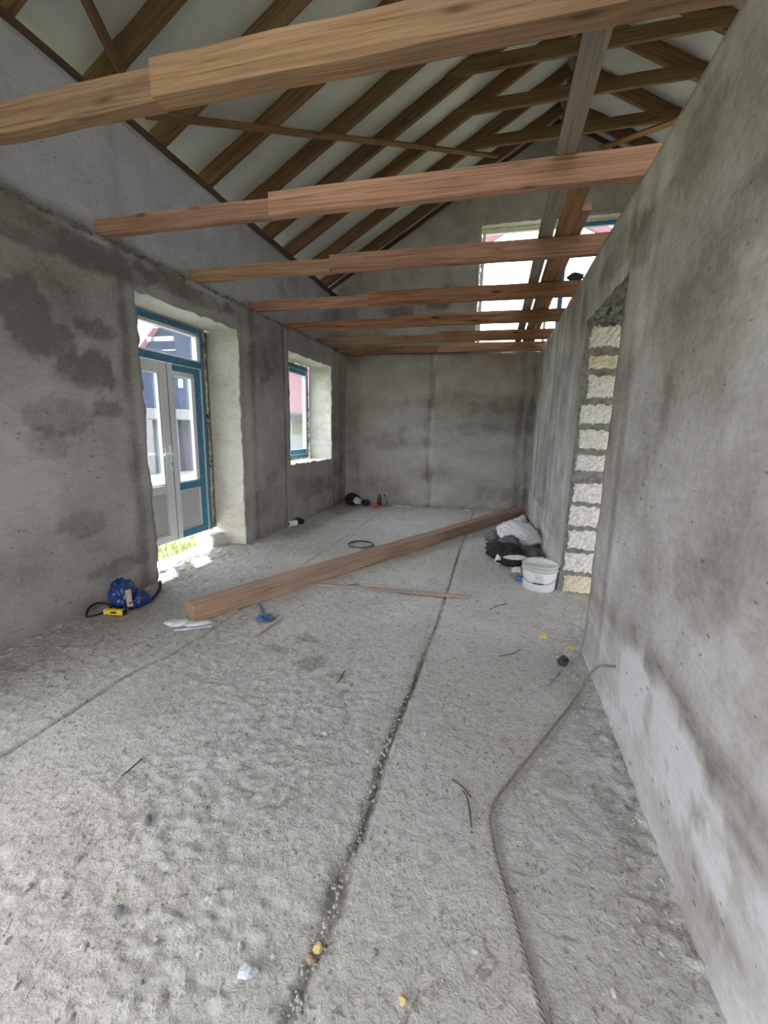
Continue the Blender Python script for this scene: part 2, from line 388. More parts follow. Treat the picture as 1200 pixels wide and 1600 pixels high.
M['h_red'] = simple('red_metal_roofing', (0.15, 0.06, 0.07), 0.5, var=0.12)
M['h_grey'] = simple('grey_stone_wall', (0.22, 0.22, 0.21), 0.9, var=0.2)
M['leaf'] = simple('tree_leaves', (0.05, 0.09, 0.03), 0.9, var=0.5)

# ------------------------------------------------------------------ grid solids (walls)
def grid_wall(name, us, vs, ws, fn, holes=(), mats=None, mat_fn=None, noise_amp=0.004, edge_amp=0.0, tone_fn=None, seed=0, vclamp=None, extra=None):
    """wall from a voxel grid u (along), v (up), w (into thickness); holes=[(u0,u1,v0,v1)] cut through; outer faces only"""
    us, vs, ws = map(np.asarray, (us, vs, ws)); nu, nv, nw = len(us), len(vs), len(ws)
    uc, vc = (us[:-1] + us[1:]) / 2, (vs[:-1] + vs[1:]) / 2
    solid = np.ones((nu - 1, nv - 1), bool)
    for (a, b, c, d) in holes: solid[np.ix_((uc > a) & (uc < b), (vc > c) & (vc < d))] = False
    if vclamp is not None:
        solid &= (vs[:-1][None, :] < np.maximum(vclamp(us[:-1]), vclamp(us[1:]))[:, None] - 1e-4)
    idx = {}; verts = []; faces = []; mi = []
    def vid(i, j, k):
        q = (i, j, k)
        if q not in idx: idx[q] = len(verts); verts.append(q)
        return idx[q]
    def add(f, side): faces.append([vid(*q) for q in f]); mi.append(side)
    for i in range(nu - 1):
        for j in range(nv - 1):
            if not solid[i, j]: continue
            add([(i, j, 0), (i, j + 1, 0), (i + 1, j + 1, 0), (i + 1, j, 0)], 0)
            add([(i, j, nw - 1), (i + 1, j, nw - 1), (i + 1, j + 1, nw - 1), (i, j + 1, nw - 1)], 5)
            for (di, dj, s) in ((-1, 0, 1), (1, 0, 2), (0, -1, 3), (0, 1, 4)):
                a, b = i + di, j + dj
                if 0 <= a < nu - 1 and 0 <= b < nv - 1 and solid[a, b]: continue
                for k in range(nw - 1):
                    if s == 1: f = [(i, j, k), (i, j, k + 1), (i, j + 1, k + 1), (i, j + 1, k)]
                    elif s == 2: f = [(i + 1, j, k), (i + 1, j + 1, k), (i + 1, j + 1, k + 1), (i + 1, j, k + 1)]
                    elif s == 3: f = [(i, j, k), (i + 1, j, k), (i + 1, j, k + 1), (i, j, k + 1)]
                    else: f = [(i, j + 1, k), (i, j + 1, k + 1), (i + 1, j + 1, k + 1), (i + 1, j + 1, k)]
                    inner = 0 <= a < nu - 1 and 0 <= b < nv - 1
                    add(f, s if inner else s + 10)
    Q = np.array(verts); U, Vv, W = us[Q[:, 0]].copy(), vs[Q[:, 1]].copy(), ws[Q[:, 2]].copy()
    if vclamp is not None: Vv = np.minimum(Vv, vclamp(U))
    # edge wobble of openings (chipped plaster edges)
    if edge_amp > 0:
        P0 = np.stack([U, Vv, W * 1.0], 1)
        for (a, b, c, d) in holes:
            w1 = np.exp(-W / 0.05)
            for (e, ax) in ((a, 0), (b, 0)):
                m_ = (np.abs(U - e) < 1e-6) & (Vv > c - 1e-6) & (Vv < d + 1e-6)
                U[m_] += (edge_amp * (fbm(P0[m_] + 3, 14, 3, seed + 5) - 0.5) * 2.4 * (0.3 + 0.7 * w1[m_]))
            for e in (c, d):
                m_ = (np.abs(Vv - e) < 1e-6) & (U > a - 1e-6) & (U < b + 1e-6)
                Vv[m_] += (edge_amp * (fbm(P0[m_] + 9, 14, 3, seed + 6) - 0.5) * 2.0 * (0.3 + 0.7 * w1[m_]))
    X = np.array(fn(U, Vv, W)).T
    nn = (fbm(X, 2.2, 4, seed) - 0.5) * noise_amp * 3 + (fbm(X, 14, 3, seed + 1) - 0.5) * noise_amp
    if extra is not None: nn = nn + extra(U, Vv, W)
    nd = np.array(fn(U, Vv, W + 0.001)).T - X; nd /= np.linalg.norm(nd, axis=1)[:, None] + 1e-12
    X = X + nd * nn[:, None] * (W < 0.02)[:, None]
    tone = tone_fn(U, Vv, W) if tone_fn else np.full(len(U), 0.5)
    mi2 = [mat_fn(s) if mat_fn else 0 for s in mi]
    o = mesh_obj(name, X, faces, mats=mats, mi=mi2, attrs={'tone': tone}, smooth=False)
    # smooth front/back only
    me = o.data; sm = np.array([s in (0, 5) for s in mi]); me.polygons.foreach_set('use_smooth', sm)
    return tag(o, kind='structure')

def ticks(a, b, step, must=()):
    pts = sorted(set([round(a, 5), round(b, 5)] + [round(m, 5) for m in must if a < m < b])); out = [pts[0]]
    for p, q in zip(pts[:-1], pts[1:]):
        n = max(1, int(math.ceil((q - p) / step))); out += [p + (q - p) * (k + 1) / n for k in range(n)]
    return out

def band(x, c, w): return np.exp(-((x - c) / w) ** 2)

def blot(U, V, cu, cv, ru, rv, seed=0, warp=0.5):
    P = np.stack([U, V, 0 * U], 1)
    n = (fbm(P, 3.2, 5, seed, 0.6) - 0.5) * 2; n2 = (fbm(P, 13.0, 4, seed + 3, 0.65) - 0.5) * 2
    d = ((U - cu) / ru) ** 2 + ((V - cv) / rv) ** 2
    return sstep(1.12, 0.75, d + n * warp * 2.6 + n2 * warp * 1.5) * (0.7 + 0.5 * fbm(P, 9, 3, seed + 4))

YB, ZW = 7.15, 2.53         # back wall, wall top
YF = -2.4                   # end of the house behind the camera
XR = 0.61                   # right wall face
XU = -2.69                  # upper left wall face
def lx(y): return -2.665 + 0.026 * (y - 1.7)

# ---- left wall, with the door and the window openings
def tone_left(U, V, W):
    P = np.stack([U, V, W], 1)
    t = 0.56 + (fbm(P, 0.9, 4, 11) - 0.5) * 0.7 + (fbm(P, 5, 4, 12) - 0.5) * 0.25
    wob = (fbm(np.stack([0 * U, V * 3, 0 * U], 1), 1, 3, 13) - 0.5) * 0.10
    for c, w, s in ((2.66, 0.05, 0.42), (4.30, 0.045, 0.32), (4.98, 0.03, 0.42), (5.05, 0.02, -0.2), (6.62, 0.03, 0.3), (6.9, 0.05, 0.22), (4.10, 0.03, 0.2)):
        t = t - s * band(U, c + wob * 0.5, w) * (0.6 + 0.5 * fbm(P, 6, 2, 14))
    for (cu, cv, ru, rv, s) in ((2.02, 1.90, 0.16, 0.22, .34), (2.20, 1.78, 0.14, 0.14, .34), (2.45, 1.92, 0.16, 0.06, .36), (2.36, 1.64, 0.26, 0.13, .36),
                                (2.15, 1.35, 0.20, 0.12, .32), (2.50, 1.40, 0.12, 0.07, .34), (2.05, 1.15, 0.12, 0.10, .26), (2.2, 2.38, 0.5, 0.10, .3),
                                (2.52, 1.60, 0.03, 0.12, .3), (2.25, 0.62, 0.22, 0.08, .25), (2.5, 0.25, 0.3, 0.05, .25), (3.45, 2.42, 0.55, 0.09, .42), (2.7, 2.40, 0.3, .08, .32),
                                (4.45, 2.0, 0.2, 0.25, .25), (5.9, 0.45, 0.6, .2, .25), (4.6, 0.5, 0.3, .3, .15), (6.8, 1.4, 0.3, 0.9, .18)):
        t = t - s * blot(U, V, cu, cv, ru, rv, 15)
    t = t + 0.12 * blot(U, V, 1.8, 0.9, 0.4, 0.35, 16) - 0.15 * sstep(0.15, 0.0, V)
    return np.clip(t, 0, 1)
DOOR = (2.80, 4.05, -0.01, 2.262); WIN = (5.12, 6.50, 0.815, 2.243)
def left_extra(U, V, W):
    # beads of plaster left by the guide rails and the ragged patch under the top edge
    wob = (fbm(np.stack([0 * U, V * 3, 0 * U], 1), 1, 3, 13) - 0.5) * 0.05
    e = 0.008 * band(U, 2.66 + wob, 0.03) + 0.007 * band(U, 4.98, 0.02) - 0.006 * band(U, 6.62, 0.015)
    return -e - 0.012 * sstep(2.40, 2.53, V) * (fbm(np.stack([U, V, W], 1), 9, 3, 19) - 0.3)
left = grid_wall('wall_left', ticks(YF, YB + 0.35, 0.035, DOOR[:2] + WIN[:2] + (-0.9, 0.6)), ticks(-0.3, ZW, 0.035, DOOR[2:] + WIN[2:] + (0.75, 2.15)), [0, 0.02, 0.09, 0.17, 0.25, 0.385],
                 lambda U, V, W: (lx(U) - W, U, V), holes=[DOOR, WIN, (-0.9, 0.6, 0.75, 2.15)], mats=[M['pl_left'], M['reveal'], M['soffit']],  # last hole is out of view behind the camera, added to let daylight in
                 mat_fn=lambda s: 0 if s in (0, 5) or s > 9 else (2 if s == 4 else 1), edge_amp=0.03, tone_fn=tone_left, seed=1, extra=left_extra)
def tone_up(U, V, W):
    P = np.stack([U, V, W], 1)
    t = 0.55 + (fbm(P, 1.1, 4, 21) - 0.5) * 0.6
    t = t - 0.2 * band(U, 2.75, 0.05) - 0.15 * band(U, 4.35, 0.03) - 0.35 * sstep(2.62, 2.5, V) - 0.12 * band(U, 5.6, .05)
    return np.clip(t, 0, 1)
grid_wall('wall_left_upper', ticks(YF, YB + 0.35, 0.06), ticks(2.50, 3.405, 0.05), [0, 0.1, 0.2], lambda U, V, W: (XU - W + 0 * U, U, V),
          mats=[M['pl_upper']], tone_fn=tone_up, seed=2, noise_amp=0.005)
# ---- back wall, lower room and gable over it
def tone_back(U, V, W):
    P = np.stack([U, V, W], 1)
    Ph = np.stack([U * 0.7, V * 2.2, W], 1)
    t = 0.5 + (fbm(Ph, 1.6, 5, 31) - 0.5) * 0.9
    wob = (fbm(np.stack([0 * U, V * 2, 0 * U], 1), 1, 3, 33) - 0.5) * 0.10
    for c, w, s in ((-2.30, 0.03, 0.25), (-1.04, 0.045, 0.32), (-0.98, 0.015, -0.3), (0.40, 0.05, 0.3), (0.54, 0.03, 0.35), (-2.4, 0.06, 0.15)):
        t = t - s * band(U, c + wob, w) * (0.5 + 0.8 * fbm(P, 3, 2, 34))
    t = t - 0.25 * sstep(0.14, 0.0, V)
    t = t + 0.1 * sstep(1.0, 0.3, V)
    return np.clip(t, 0, 1)
grid_wall('wall_back', ticks(-3.05, 4.25, 0.05), ticks(-0.3, ZW, 0.05), [0, 0.2, 0.4], lambda U, V, W: (U, YB + W, V), holes=[(1.6, 3.1, 0.9, 2.2)],  # unseen opening in the right half, added for daylight
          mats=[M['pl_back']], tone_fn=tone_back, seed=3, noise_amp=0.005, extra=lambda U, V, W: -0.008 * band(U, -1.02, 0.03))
RIDGE_X, SLOPE, EAVE_X, EAVE_Z = 0.62, 0.58, -2.72, 3.52
def rake(x): return EAVE_Z + SLOPE * (RIDGE_X - EAVE_X) - SLOPE * np.abs(np.asarray(x) - RIDGE_X)
RZ = float(rake(RIDGE_X))
GW = (-0.39, 1.62, 2.60, 4.355)
def tone_gable(U, V, W):
    P = np.stack([U, V, W], 1)
    t = 0.42 + (fbm(P, 1.5, 5, 41) - 0.5) * 0.9
    for (cu, cv, ru, rv) in ((-1.0, 3.3, 0.2, 0.12), (-0.8, 3.45, 0.15, 0.1), (-1.6, 3.2, 0.3, 0.1), (-0.9, 4.0, 0.12, 0.08)): t = t - 0.35 * blot(U, V, cu, cv, ru, rv, 42)
    return np.clip(t, 0, 1)
grid_wall('wall_back_gable', ticks(-3.05, 4.25, 0.06, GW[:2]), ticks(ZW - 0.05, RZ + 0.14, 0.06, GW[2:]), [0, 0.06, 0.12, 0.32], lambda U, V, W: (U, 7.2 + W, V), holes=[GW],
          mats=[M['pl_back'], M['reveal']], mat_fn=lambda s: 0 if s in (0, 5) or s > 9 else 1, edge_amp=0.012, tone_fn=tone_gable, seed=4, vclamp=lambda u: rake(u) + 0.11, noise_amp=0.004)
# ---- central wall on the right, with the doorway
DW = (2.58, 3.60, -0.01, 2.12)
def tone_right(U, V, W):
    P = np.stack([U, V, W], 1); Pv = np.stack([U * 9, V * 0.8, W], 1)
    t = 0.50 + (fbm(P, 1.3, 5, 51) - 0.5) * 0.75 + (fbm(P, 4.5, 5, 61, 0.6) - 0.5) * 0.5
    far = sstep(3.5, 3.7, U)
    t = t + far * (fbm(Pv, 1.0, 3, 52) - 0.5) * 0.7 - 0.05 * far
    nb = sstep(1.95, 2.2, U) * (1 - far)
    t = t + nb * (fbm(Pv, 0.9, 3, 53) - 0.5) * 0.6
    t = t - 0.26 * band(U, 2.30 + 0.05 * (V - 1), 0.05) * sstep(1.9, 1.2, V)
    w_ = (fbm(P, 4, 3, 54) - 0.5) * 0.16
    t = t - 0.30 * band(V, 0.50 + w_ + 0.10 * sstep(1.5, 2.2, U), 0.045) * sstep(2.1, 1.6, U)      # trowel line low on the wall
    t = t + 0.20 * sstep(0.48, 0.30, V + w_)
    Ph = np.stack([U * 1.6 + V * 1.0, V * 22, W], 1); low = sstep(0.62, 0.40, V)
    t = t + low * (fbm(Ph, 1.0, 4, 60, 0.6) - 0.5) * 0.75
    for (cu, cv, ru, rv) in ((1.25, 0.33, 0.07, 0.12), (1.05, 0.25, 0.10, 0.08), (1.45, 0.40, 0.09, 0.12), (0.9, 0.33, 0.08, 0.05), (1.75, 0.3, 0.14, 0.15)):
        t = t + 0.34 * blot(U, V, cu, cv, ru, rv, 55, 0.8)
    for (cu, cv, ru, rv) in ((0.95, 0.38, 0.12, 0.06), (1.12, 0.42, 0.06, 0.05), (1.0, 0.16, 0.14, 0.03)):
        t = t - 0.3 * blot(U, V, cu, cv, ru, rv, 56, 0.8)
    for (cu, cv, ru, rv, s) in ((1.35, 0.85, 0.22, 0.10, .14), (1.15, 0.95, 0.2, 0.16, .10), (1.5, 1.3, 0.15, 0.3, .10), (1.8, 1.6, .1, .3, .12), (2.3, 2.2, 0.25, 0.12, .3), (1.9, 2.3, 0.2, 0.15, .22), (1.5, 1.9, 0.25, 0.1, .16), (2.9, 2.3, 0.4, 0.1, .22)):
        t = t - s * blot(U, V, cu, cv, ru, rv, 57)
    return np.clip(t, 0, 1)
def right_extra(U, V, W):
    P = np.stack([U, V, W], 1)
    far = sstep(3.5, 3.7, U)
    return 0.006 * (fbm(np.stack([U * 8, V * 0.6, W], 1), 1, 3, 58) - 0.5) * (far + sstep(2.0, 2.3, U) * 0.6) + 0.02 * (fbm(P, 0.9, 3, 59) - 0.5) - 0.01 * sstep(0.12, 0, V)
right = grid_wall('wall_right', ticks(YF, YB, 0.03, DW[:2]), ticks(-0.3, ZW, 0.035, DW[2:]), [0, 0.015, 0.05, 0.12, 0.2, 0.32],
                  lambda U, V, W: (XR + W + 0 * U, U, V), holes=[DW], mats=[M['pl_right'], M['mortar']], mat_fn=lambda s: 0 if s in (0, 5) or s > 9 else 1,
                  edge_amp=0.018, tone_fn=tone_right, seed=5, noise_amp=0.005, extra=right_extra)
# limestone blocks of the far jamb
rng = random.Random(4)
BL = [(1.925, 2.095), (1.775, 1.885), (1.565, 1.74), (1.37, 1.53), (1.18, 1.34), (1.01, 1.155), (0.76, 0.93), (0.565, 0.745), (0.378, 0.55), (0.185, 0.36), (0.005, 0.165)]
for i, (z0, z1) in enumerate(BL):
    bm = bmesh.new()
    x0 = XR + (0.022 if i % 2 else 0.032) + (0.022 if i in (1, 2) else 0)
    nx, nz = 12, 8; V = []; W = 0.24
    pts = []
    for face in (0, 1):
        for a in range(nx + 1):
            for b in range(nz + 1):
                u, v = a / nx, b / nz; x = x0 + W * u; z = z0 + (z1 - z0) * v
                # rounded ragged outline
                ed = min(u, 1 - u, v, 1 - v)
                x += (rng.random() - (0.2 if u == 0 else 0.5)) * (0.016 if ed == 0 else 0.004); z += (rng.random() * (1 if v == 0 else -1)) * (0.022 if ed == 0 else 0.003)
                y = 3.615 if face else 3.588 - 0.006 * min(1, ed * 8) + (rng.random() - 0.5) * 0.016
                pts.append((x, y, z))
    n1 = (nx + 1) * (nz + 1); F = []
    for a in range(nx):
        for b in range(nz):
            q = [a * (nz + 1) + b, (a + 1) * (nz + 1) + b, (a + 1) * (nz + 1) + b + 1, a * (nz + 1) + b + 1]; F.append(q)
    ring = [a * (nz + 1) for a in range(nx + 1)] + [nx * (nz + 1) + b for b in range(1, nz + 1)] + [a * (nz + 1) + nz for a in range(nx - 1, -1, -1)] + [b for b in range(nz - 1, 0, -1)]
    for a, b in zip(ring, ring[1:] + ring[:1]): F.append([b, a, a + n1, b + n1])
    bm.free()
    mesh_obj('block', pts, F, M['block_y'] if i in (1, 10) else M['block'], right)
# ragged mortar drips over the lintel
bm = bmesh.new()
for k in range(130):
    x = XR + 0.015 + rng.random() * 0.28; y = 2.6 + rng.random() * 0.98
    s = 0.012 + rng.random() * 0.022
    bmesh.ops.create_icosphere(bm, subdivisions=1, radius=s, matrix=Matrix.Translation((x, y, 2.118 - rng.random() * 0.012)) @ Matrix.Diagonal((1, 0.6 + rng.random() * 1.4, 0.5 + rng.random() * 1.0, 1)))
for k in range(60):
    x = XR + 0.015 + rng.random() * 0.25; z = rng.random() * 2.1; s = 0.006 + rng.random() * 0.012
    bmesh.ops.create_icosphere(bm, subdivisions=1, radius=s, matrix=Matrix.Translation((x, 3.60, z)))
bm_obj('mortar_lumps', bm, M['mortar'], right)['kind'] = 'stuff'
bm = bmesh.new(); rng = random.Random(12)
for k in range(520):
    y = rng.uniform(1.4, YB); s = 0.005 + rng.random() ** 2 * 0.016
    bmesh.ops.create_icosphere(bm, subdivisions=1, radius=s, matrix=Matrix.Translation((lx(y) - rng.uniform(-0.006, 0.02), y, ZW + rng.uniform(-0.022, 0.008))) @ Matrix.Diagonal((1, rng.uniform(.8, 2.6), rng.uniform(.5, 1.0), 1)))
tag(bm_obj('ledge_mortar', bm, M['mortar'], left), kind='stuff')
# ---- rest of the shell (other half of the house, end behind the camera)
grid_wall('wall_outer', ticks(YF, YB + 0.35, 0.1, (2.0, 3.4, -1.0, 0.6, 4.9, 6.2)), ticks(-0.3, 3.405, 0.1, (0.8, 2.2)), [0, 0.36], lambda U, V, W: (3.93 + W + 0 * U, U, V),
          holes=[(2.0, 3.4, 0.8, 2.2), (-1.0, 0.6, 0.8, 2.2), (4.9, 6.2, 0.8, 2.2)], mats=[M['pl_right']], seed=6)  # unseen window holes added to bring daylight into the other half
grid_wall('wall_front', ticks(-3.05, 4.25, 0.12, (-2.0, -0.5, 1.2, 3.6, -0.6, 1.8)), ticks(-0.3, RZ, 0.12, (0.0, 2.2, 2.75, 4.2)), [0, 0.3], lambda U, V, W: (U, YF - W, V),
          holes=[(-2.0, -0.5, 0.0, 2.2), (-0.6, 1.8, 2.75, 4.2), (1.2, 3.6, 0.0, 2.2)], mats=[M['pl_back']], vclamp=lambda u: rake(u), seed=7)  # openings out of view, added so daylight reaches the near floor

# ------------------------------------------------------------------ floor
def build_floor():
    xs = list(np.arange(-3.06, 0.70, 0.0135)) + [0.70, 0.9, 1.5, 2.5, 3.95]
    ys = [YF, -1.5, -0.8, -0.2, 0.2, 0.45]; y = 0.45; st = 0.009
    while y < YB + 0.05:
        st = 0.009 + max(0, (y - 1.0)) * 0.0062; y += st; ys.append(y)
    X, Y = np.meshgrid(xs, ys, indexing='ij'); nx, ny = X.shape; U, Vv = X.ravel(), Y.ravel(); P = np.stack([U, Vv, 0 * U], 1)
    n_a = fbm(P, 9, 3, 61); n_b = fbm(P, 30, 3, 62); n_c = fbm(P, 62, 2, 63); n_m = fbm(P, 1.3, 3, 64)
    ridg = 1 - np.abs(2 * fbm(P, 21, 2, 65) - 1)
    amp = 0.35 + 0.9 * sstep(0.35, 0.65, n_m) * (0.6 + 0.4 * sstep(-0.3, -0.6, U)) + 0.5 * sstep(0.42, 0.55, U)
    ridg2 = 1 - np.abs(2 * fbm(P + (n_b - 0.5)[:, None] * 0.02, 34, 2, 69) - 1)
    h = (n_a - 0.5) * 0.0045 * amp + (n_b - 0.5) * 0.010 * amp + (n_c - 0.5) * 0.009 * amp - (ridg - 0.85) * 0.005 * amp - (ridg2 - 0.8) * 0.006 * amp
    # joints / cracks
    crack = np.zeros(len(U)); groove = np.zeros(len(U))
    lines = [([(-0.22, 7.3), (-0.27, 4.88), (-0.28, 3.55), (-0.29, 2.61), (-0.30, 2.47), (-0.31, 2.09), (-0.33, 1.70), (-0.34, 1.45), (-0.33, 1.30), (-0.33, 1.09), (-0.35, 1.0), (-0.34, 0.87), (-0.35, 0.70), (-0.36, 0.4)], 0.013, 1.0),
             ([(-1.66, 7.1), (-1.67, 5.25), (-1.70, 3.54), (-1.68, 2.18), (-1.71, 1.87), (-1.78, 1.63), (-1.79, 1.17), (-1.81, 0.9)], 0.009, 0.65),
             ([(-2.33, 1.2), (-2.36, 1.75), (-2.41, 2.05), (-2.44, 2.5)], 0.008, 0.3)]
    for pts, w, s in lines:
        d = np.full(len(U), 9.0)
        for (ax, ay), (bx, by) in zip(pts[:-1], pts[1:]):
            t = np.clip(((U - ax) * (bx - ax) + (Vv - ay) * (by - ay)) / ((bx - ax) ** 2 + (by - ay) ** 2), 0, 1)
            d = np.minimum(d, np.hypot(U - ax - t * (bx - ax), Vv - ay - t * (by - ay)))
        ww = w * (0.55 + 1.1 * fbm(P, 4.0, 3, 66)) * (0.75 + 0.25 * sstep(2.6, 1.7, Vv)); d = d + (n_b - 0.5) * 0.012
        g = sstep(ww * 1.5, ww * 0.35, d) * s; g = g * (0.55 + 0.45 * sstep(0.3, 0.5, fbm(P, 2.5, 2, 67))) * (0.68 + 0.32 * sstep(2.6, 1.7, Vv))
        crack = np.maximum(crack, g); groove = np.maximum(groove, g * (0.4 + 0.9 * n_b))
        if s == 1.0:
            wide = band(Vv, 0.93, 0.10) * sstep(0.045, 0.01, d); crack = np.maximum(crack, wide * 0.7 * (n_b > 0.42)); groove = np.maximum(groove, wide * 0.9)
    h = h - groove * 0.018
    # flush wipe over the joint (old form mark) and edge heaps
    dirt = np.zeros(len(U))
    for (cx, cy, rx, ry, s) in ((-0.91, 2.02, 0.10, 0.09, .75), (-0.72, 1.93, 0.06, 0.05, .6), (-1.16, 2.10, .10, .05, .5), (-1.02, 2.25, 0.11, 0.06, .6), (-1.45, 1.72, 0.05, 0.03, .5), (-1.05, 1.00, 0.04, 0.04, .5),
                                (-0.62, 0.93, 0.04, 0.03, .5), (-0.4, 1.5, .05, .05, .3), (-1.9, 0.9, 0.2, 0.1, .2), (-2.35, 4.9, .25, .35, .35), (-2.3, 6.5, .35, .6, .6), (-1.2, 6.0, .1, .05, .4), (-1.9, 5.6, .12, .06, .5), (-0.8, 4.2, .08, .05, .4), (-1.0, 3.6, .06, .04, .4), (-2.0, 3.4, .1, .05, .4), (0.35, 4.9, .35, .6, .3), (0.5, 1.45, .06, .3, .35), (0.2, 3.3, 0.3, 0.4, .18)):
        dirt = np.maximum(dirt, s * blot(U, Vv, cx, cy, rx, ry, 68, 0.9) * (0.35 + 0.9 * n_b))
    dirt = np.maximum(dirt, 0.40 * sstep(0.50, 0.60, U + (n_a - .5) * .12) * n_c * 1.6)
    dirt = np.maximum(dirt, 0.35 * sstep(-2.45, -2.64, U + (n_a - .5) * .15) * n_c * 1.6)
    dirt = np.maximum(dirt, 0.55 * sstep(-1.9, -2.5, U + (n_m - .5) * .8) * sstep(2.9, 2.5, Vv) * (0.4 + n_b))
    h = h + 0.016 * sstep(0.50, 0.61, U + (n_a - 0.5) * 0.1) * n_b + 0.012 * sstep(-2.5, -2.66, U) * n_b
    h = h - 0.012 * band(np.hypot(U + 1.385, Vv - 4.45), 0.0, 0.10)
    h = h * sstep(-3.05, -2.9, U) - 0.012 * sstep(-2.86, -2.94, U)
    relief = np.clip(0.5 + h * 28, 0, 1)
    Vt = np.stack([U, Vv, h], 1); I = np.arange(nx * ny).reshape(nx, ny)
    F = np.stack([I[:-1, :-1], I[1:, :-1], I[1:, 1:], I[:-1, 1:]], -1).reshape(-1, 4)
    base = [(-3.06, YF, -0.3), (3.95, YF, -0.3), (3.95, YB + .06, -0.3), (-3.06, YB + .06, -0.3)]
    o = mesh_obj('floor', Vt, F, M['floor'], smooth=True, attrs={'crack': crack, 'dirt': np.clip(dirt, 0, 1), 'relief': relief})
    return tag(o, kind='structure')
floor = build_floor()

# threshold slab outside the floor edge in the doorway
def rough_block(name, lo, hi, mat, seed, amp=0.01, parent=None, n=6, round_=0.0):
    bm = bmesh.new(); box_bm(bm, lo, hi)
    bmesh.ops.subdivide_edges(bm, edges=bm.edges[:], cuts=n, use_grid_fill=True)
    P = np.array([v.co[:] for v in bm.verts]); c = (np.array(lo) + np.array(hi)) / 2; s = (np.array(hi) - np.array(lo)) / 2
    q = (P - c) / s; r = np.linalg.norm(q, axis=1)[:, None]; sph = q / np.maximum(r, 1e-6)
    P = c + s * (q * (1 - round_) + sph * round_)
    for k in range(3): P[:, k] += (fbm(P, 1 / max(s.min() * 1.2, 0.01), 3, seed + k) - 0.5) * amp * 2
    for v, p in zip(bm.verts, P): v.co = p
    return bm_obj(name, bm, mat, parent, smooth=True)
o = rough_block('trim_1', (-3.10, 2.70, -0.32), (-2.925, 4.15, -0.02), M['reveal'], 71, 0.010, n=14); tag(o, kind='structure')
o.data.attributes.new('tone', 'FLOAT', 'POINT').data.foreach_set('value', np.full(len(o.data.vertices), 0.8, np.float32))

# ------------------------------------------------------------------ timber
def timber_mesh(name, L, w, h, mat, seed=0, wob=0.003, ch=0.004, z0=0.0, cuts=14):
    """beam along local X, width w on Y (centred), height h on Z from z0"""
    rg = np.random.RandomState(seed); prof = [(-w / 2 + ch, 0), (w / 2 - ch, 0), (w / 2, ch), (w / 2, h - ch), (w / 2 - ch, h), (-w / 2 + ch, h), (-w / 2, h - ch), (-w / 2, ch)]
    xs = np.linspace(0, L, cuts + 1); V = []; F = []
    px = np.cumsum(rg.randn(cuts + 1)) * wob * 0.4; pz = np.cumsum(rg.randn(cuts + 1)) * wob * 0.4; px -= np.linspace(px[0], px[-1], cuts + 1); pz -= np.linspace(pz[0], pz[-1], cuts + 1)
    for i, x in enumerate(xs):
        for (a, b) in prof: V.append((x, a + px[i] + rg.randn() * wob * 0.2, z0 + b + pz[i] + rg.randn() * wob * 0.2))
    for i in range(cuts):
        for k in range(8):
            l = (k + 1) % 8; F.append((i * 8 + k, (i + 1) * 8 + k, (i + 1) * 8 + l, i * 8 + l))
    F.append(tuple(range(8))); F.append(tuple(cuts * 8 + k for k in range(8))[::-1])
    me = bpy.data.meshes.new(name); me.from_pydata(V, [], F); me.materials.append(mat); me.update(); return me

def frame_mat(p0, p1, up=(0, 0, 1)):
    x = (Vector(p1) - Vector(p0)).normalized(); u = Vector(up); y = u.cross(x).normalized(); z = x.cross(y)
    return Matrix(((x.x, y.x, z.x, p0[0]), (x.y, y.y, z.y, p0[1]), (x.z, y.z, z.z, p0[2]), (0, 0, 0, 1)))

def timber(name, p0, p1, w, h, mat, seed=0, up=(0, 0, 1), parent=None, wob=0.003, ch=0.004, cuts=14, label=None, cat=None, group=None):
    L = (Vector(p1) - Vector(p0)).length
    o = bpy.data.objects.new(name, timber_mesh(name, L, w, h, mat, seed, wob, ch, cuts=cuts)); COL.objects.link(o)
    if parent is not None: o.parent = parent
    o.matrix_local = frame_mat(p0, p1, up); return tag(o, label, cat, group)

# ---- ceiling joists, each spliced from two boards
JY = [1.600, 2.530, 3.450, 4.395, 5.310, 6.240, 7.060]
JM = [('joist_y', 'joist_y'), ('joist', 'joist'), ('joist_y', 'joist'), ('joist', 'joist_d'), ('joist_d', 'joist_d'), ('joist_y', 'joist_d'), ('joist_d', 'joist')]
JL = ['nearest ceiling joist, thick ochre beam crossing the top of the view', 'second ceiling joist from the camera, pinkish red with a big knot at right',
      'third ceiling joist from the camera, olive brown left half and redder right half', 'fourth ceiling joist from the camera, red left board and dark mottled right board',
      'fifth ceiling joist from the camera, dark speckled brown boards', 'sixth ceiling joist from the camera, last but one before the back wall', 'last ceiling joist lying right against the top of the back wall']
JX = [-1.36, -1.385, -1.365, -1.32, -1.15, -0.85, -0.95]
for i, y in enumerate(JY):
    w = 0.085 if i == 0 else 0.062
    e = empty('ceiling_joist', (XU + 0.005, y + w / 2, ZW)); tag(e, JL[i], 'beam', 'ceiling joists laid across the wall tops')
    off = Vector(e.location)
    sx = JX[i]
    timber('left_board', Vector((XU + 0.005, y + w / 2 + 0.014, ZW)) - off, Vector((sx, y + w / 2 + 0.014, ZW)) - off, w * 0.85, 0.105 + 0.01 * (i == 0), M[JM[i][0]], 10 + i, parent=e, wob=0.005)
    timber('right_board', Vector((sx + 0.001, y + w / 2, ZW)) - off, Vector((3.95, y + w / 2, ZW)) - off, w, 0.128, M[JM[i][1]], 30 + i, parent=e, wob=0.004, cuts=20)
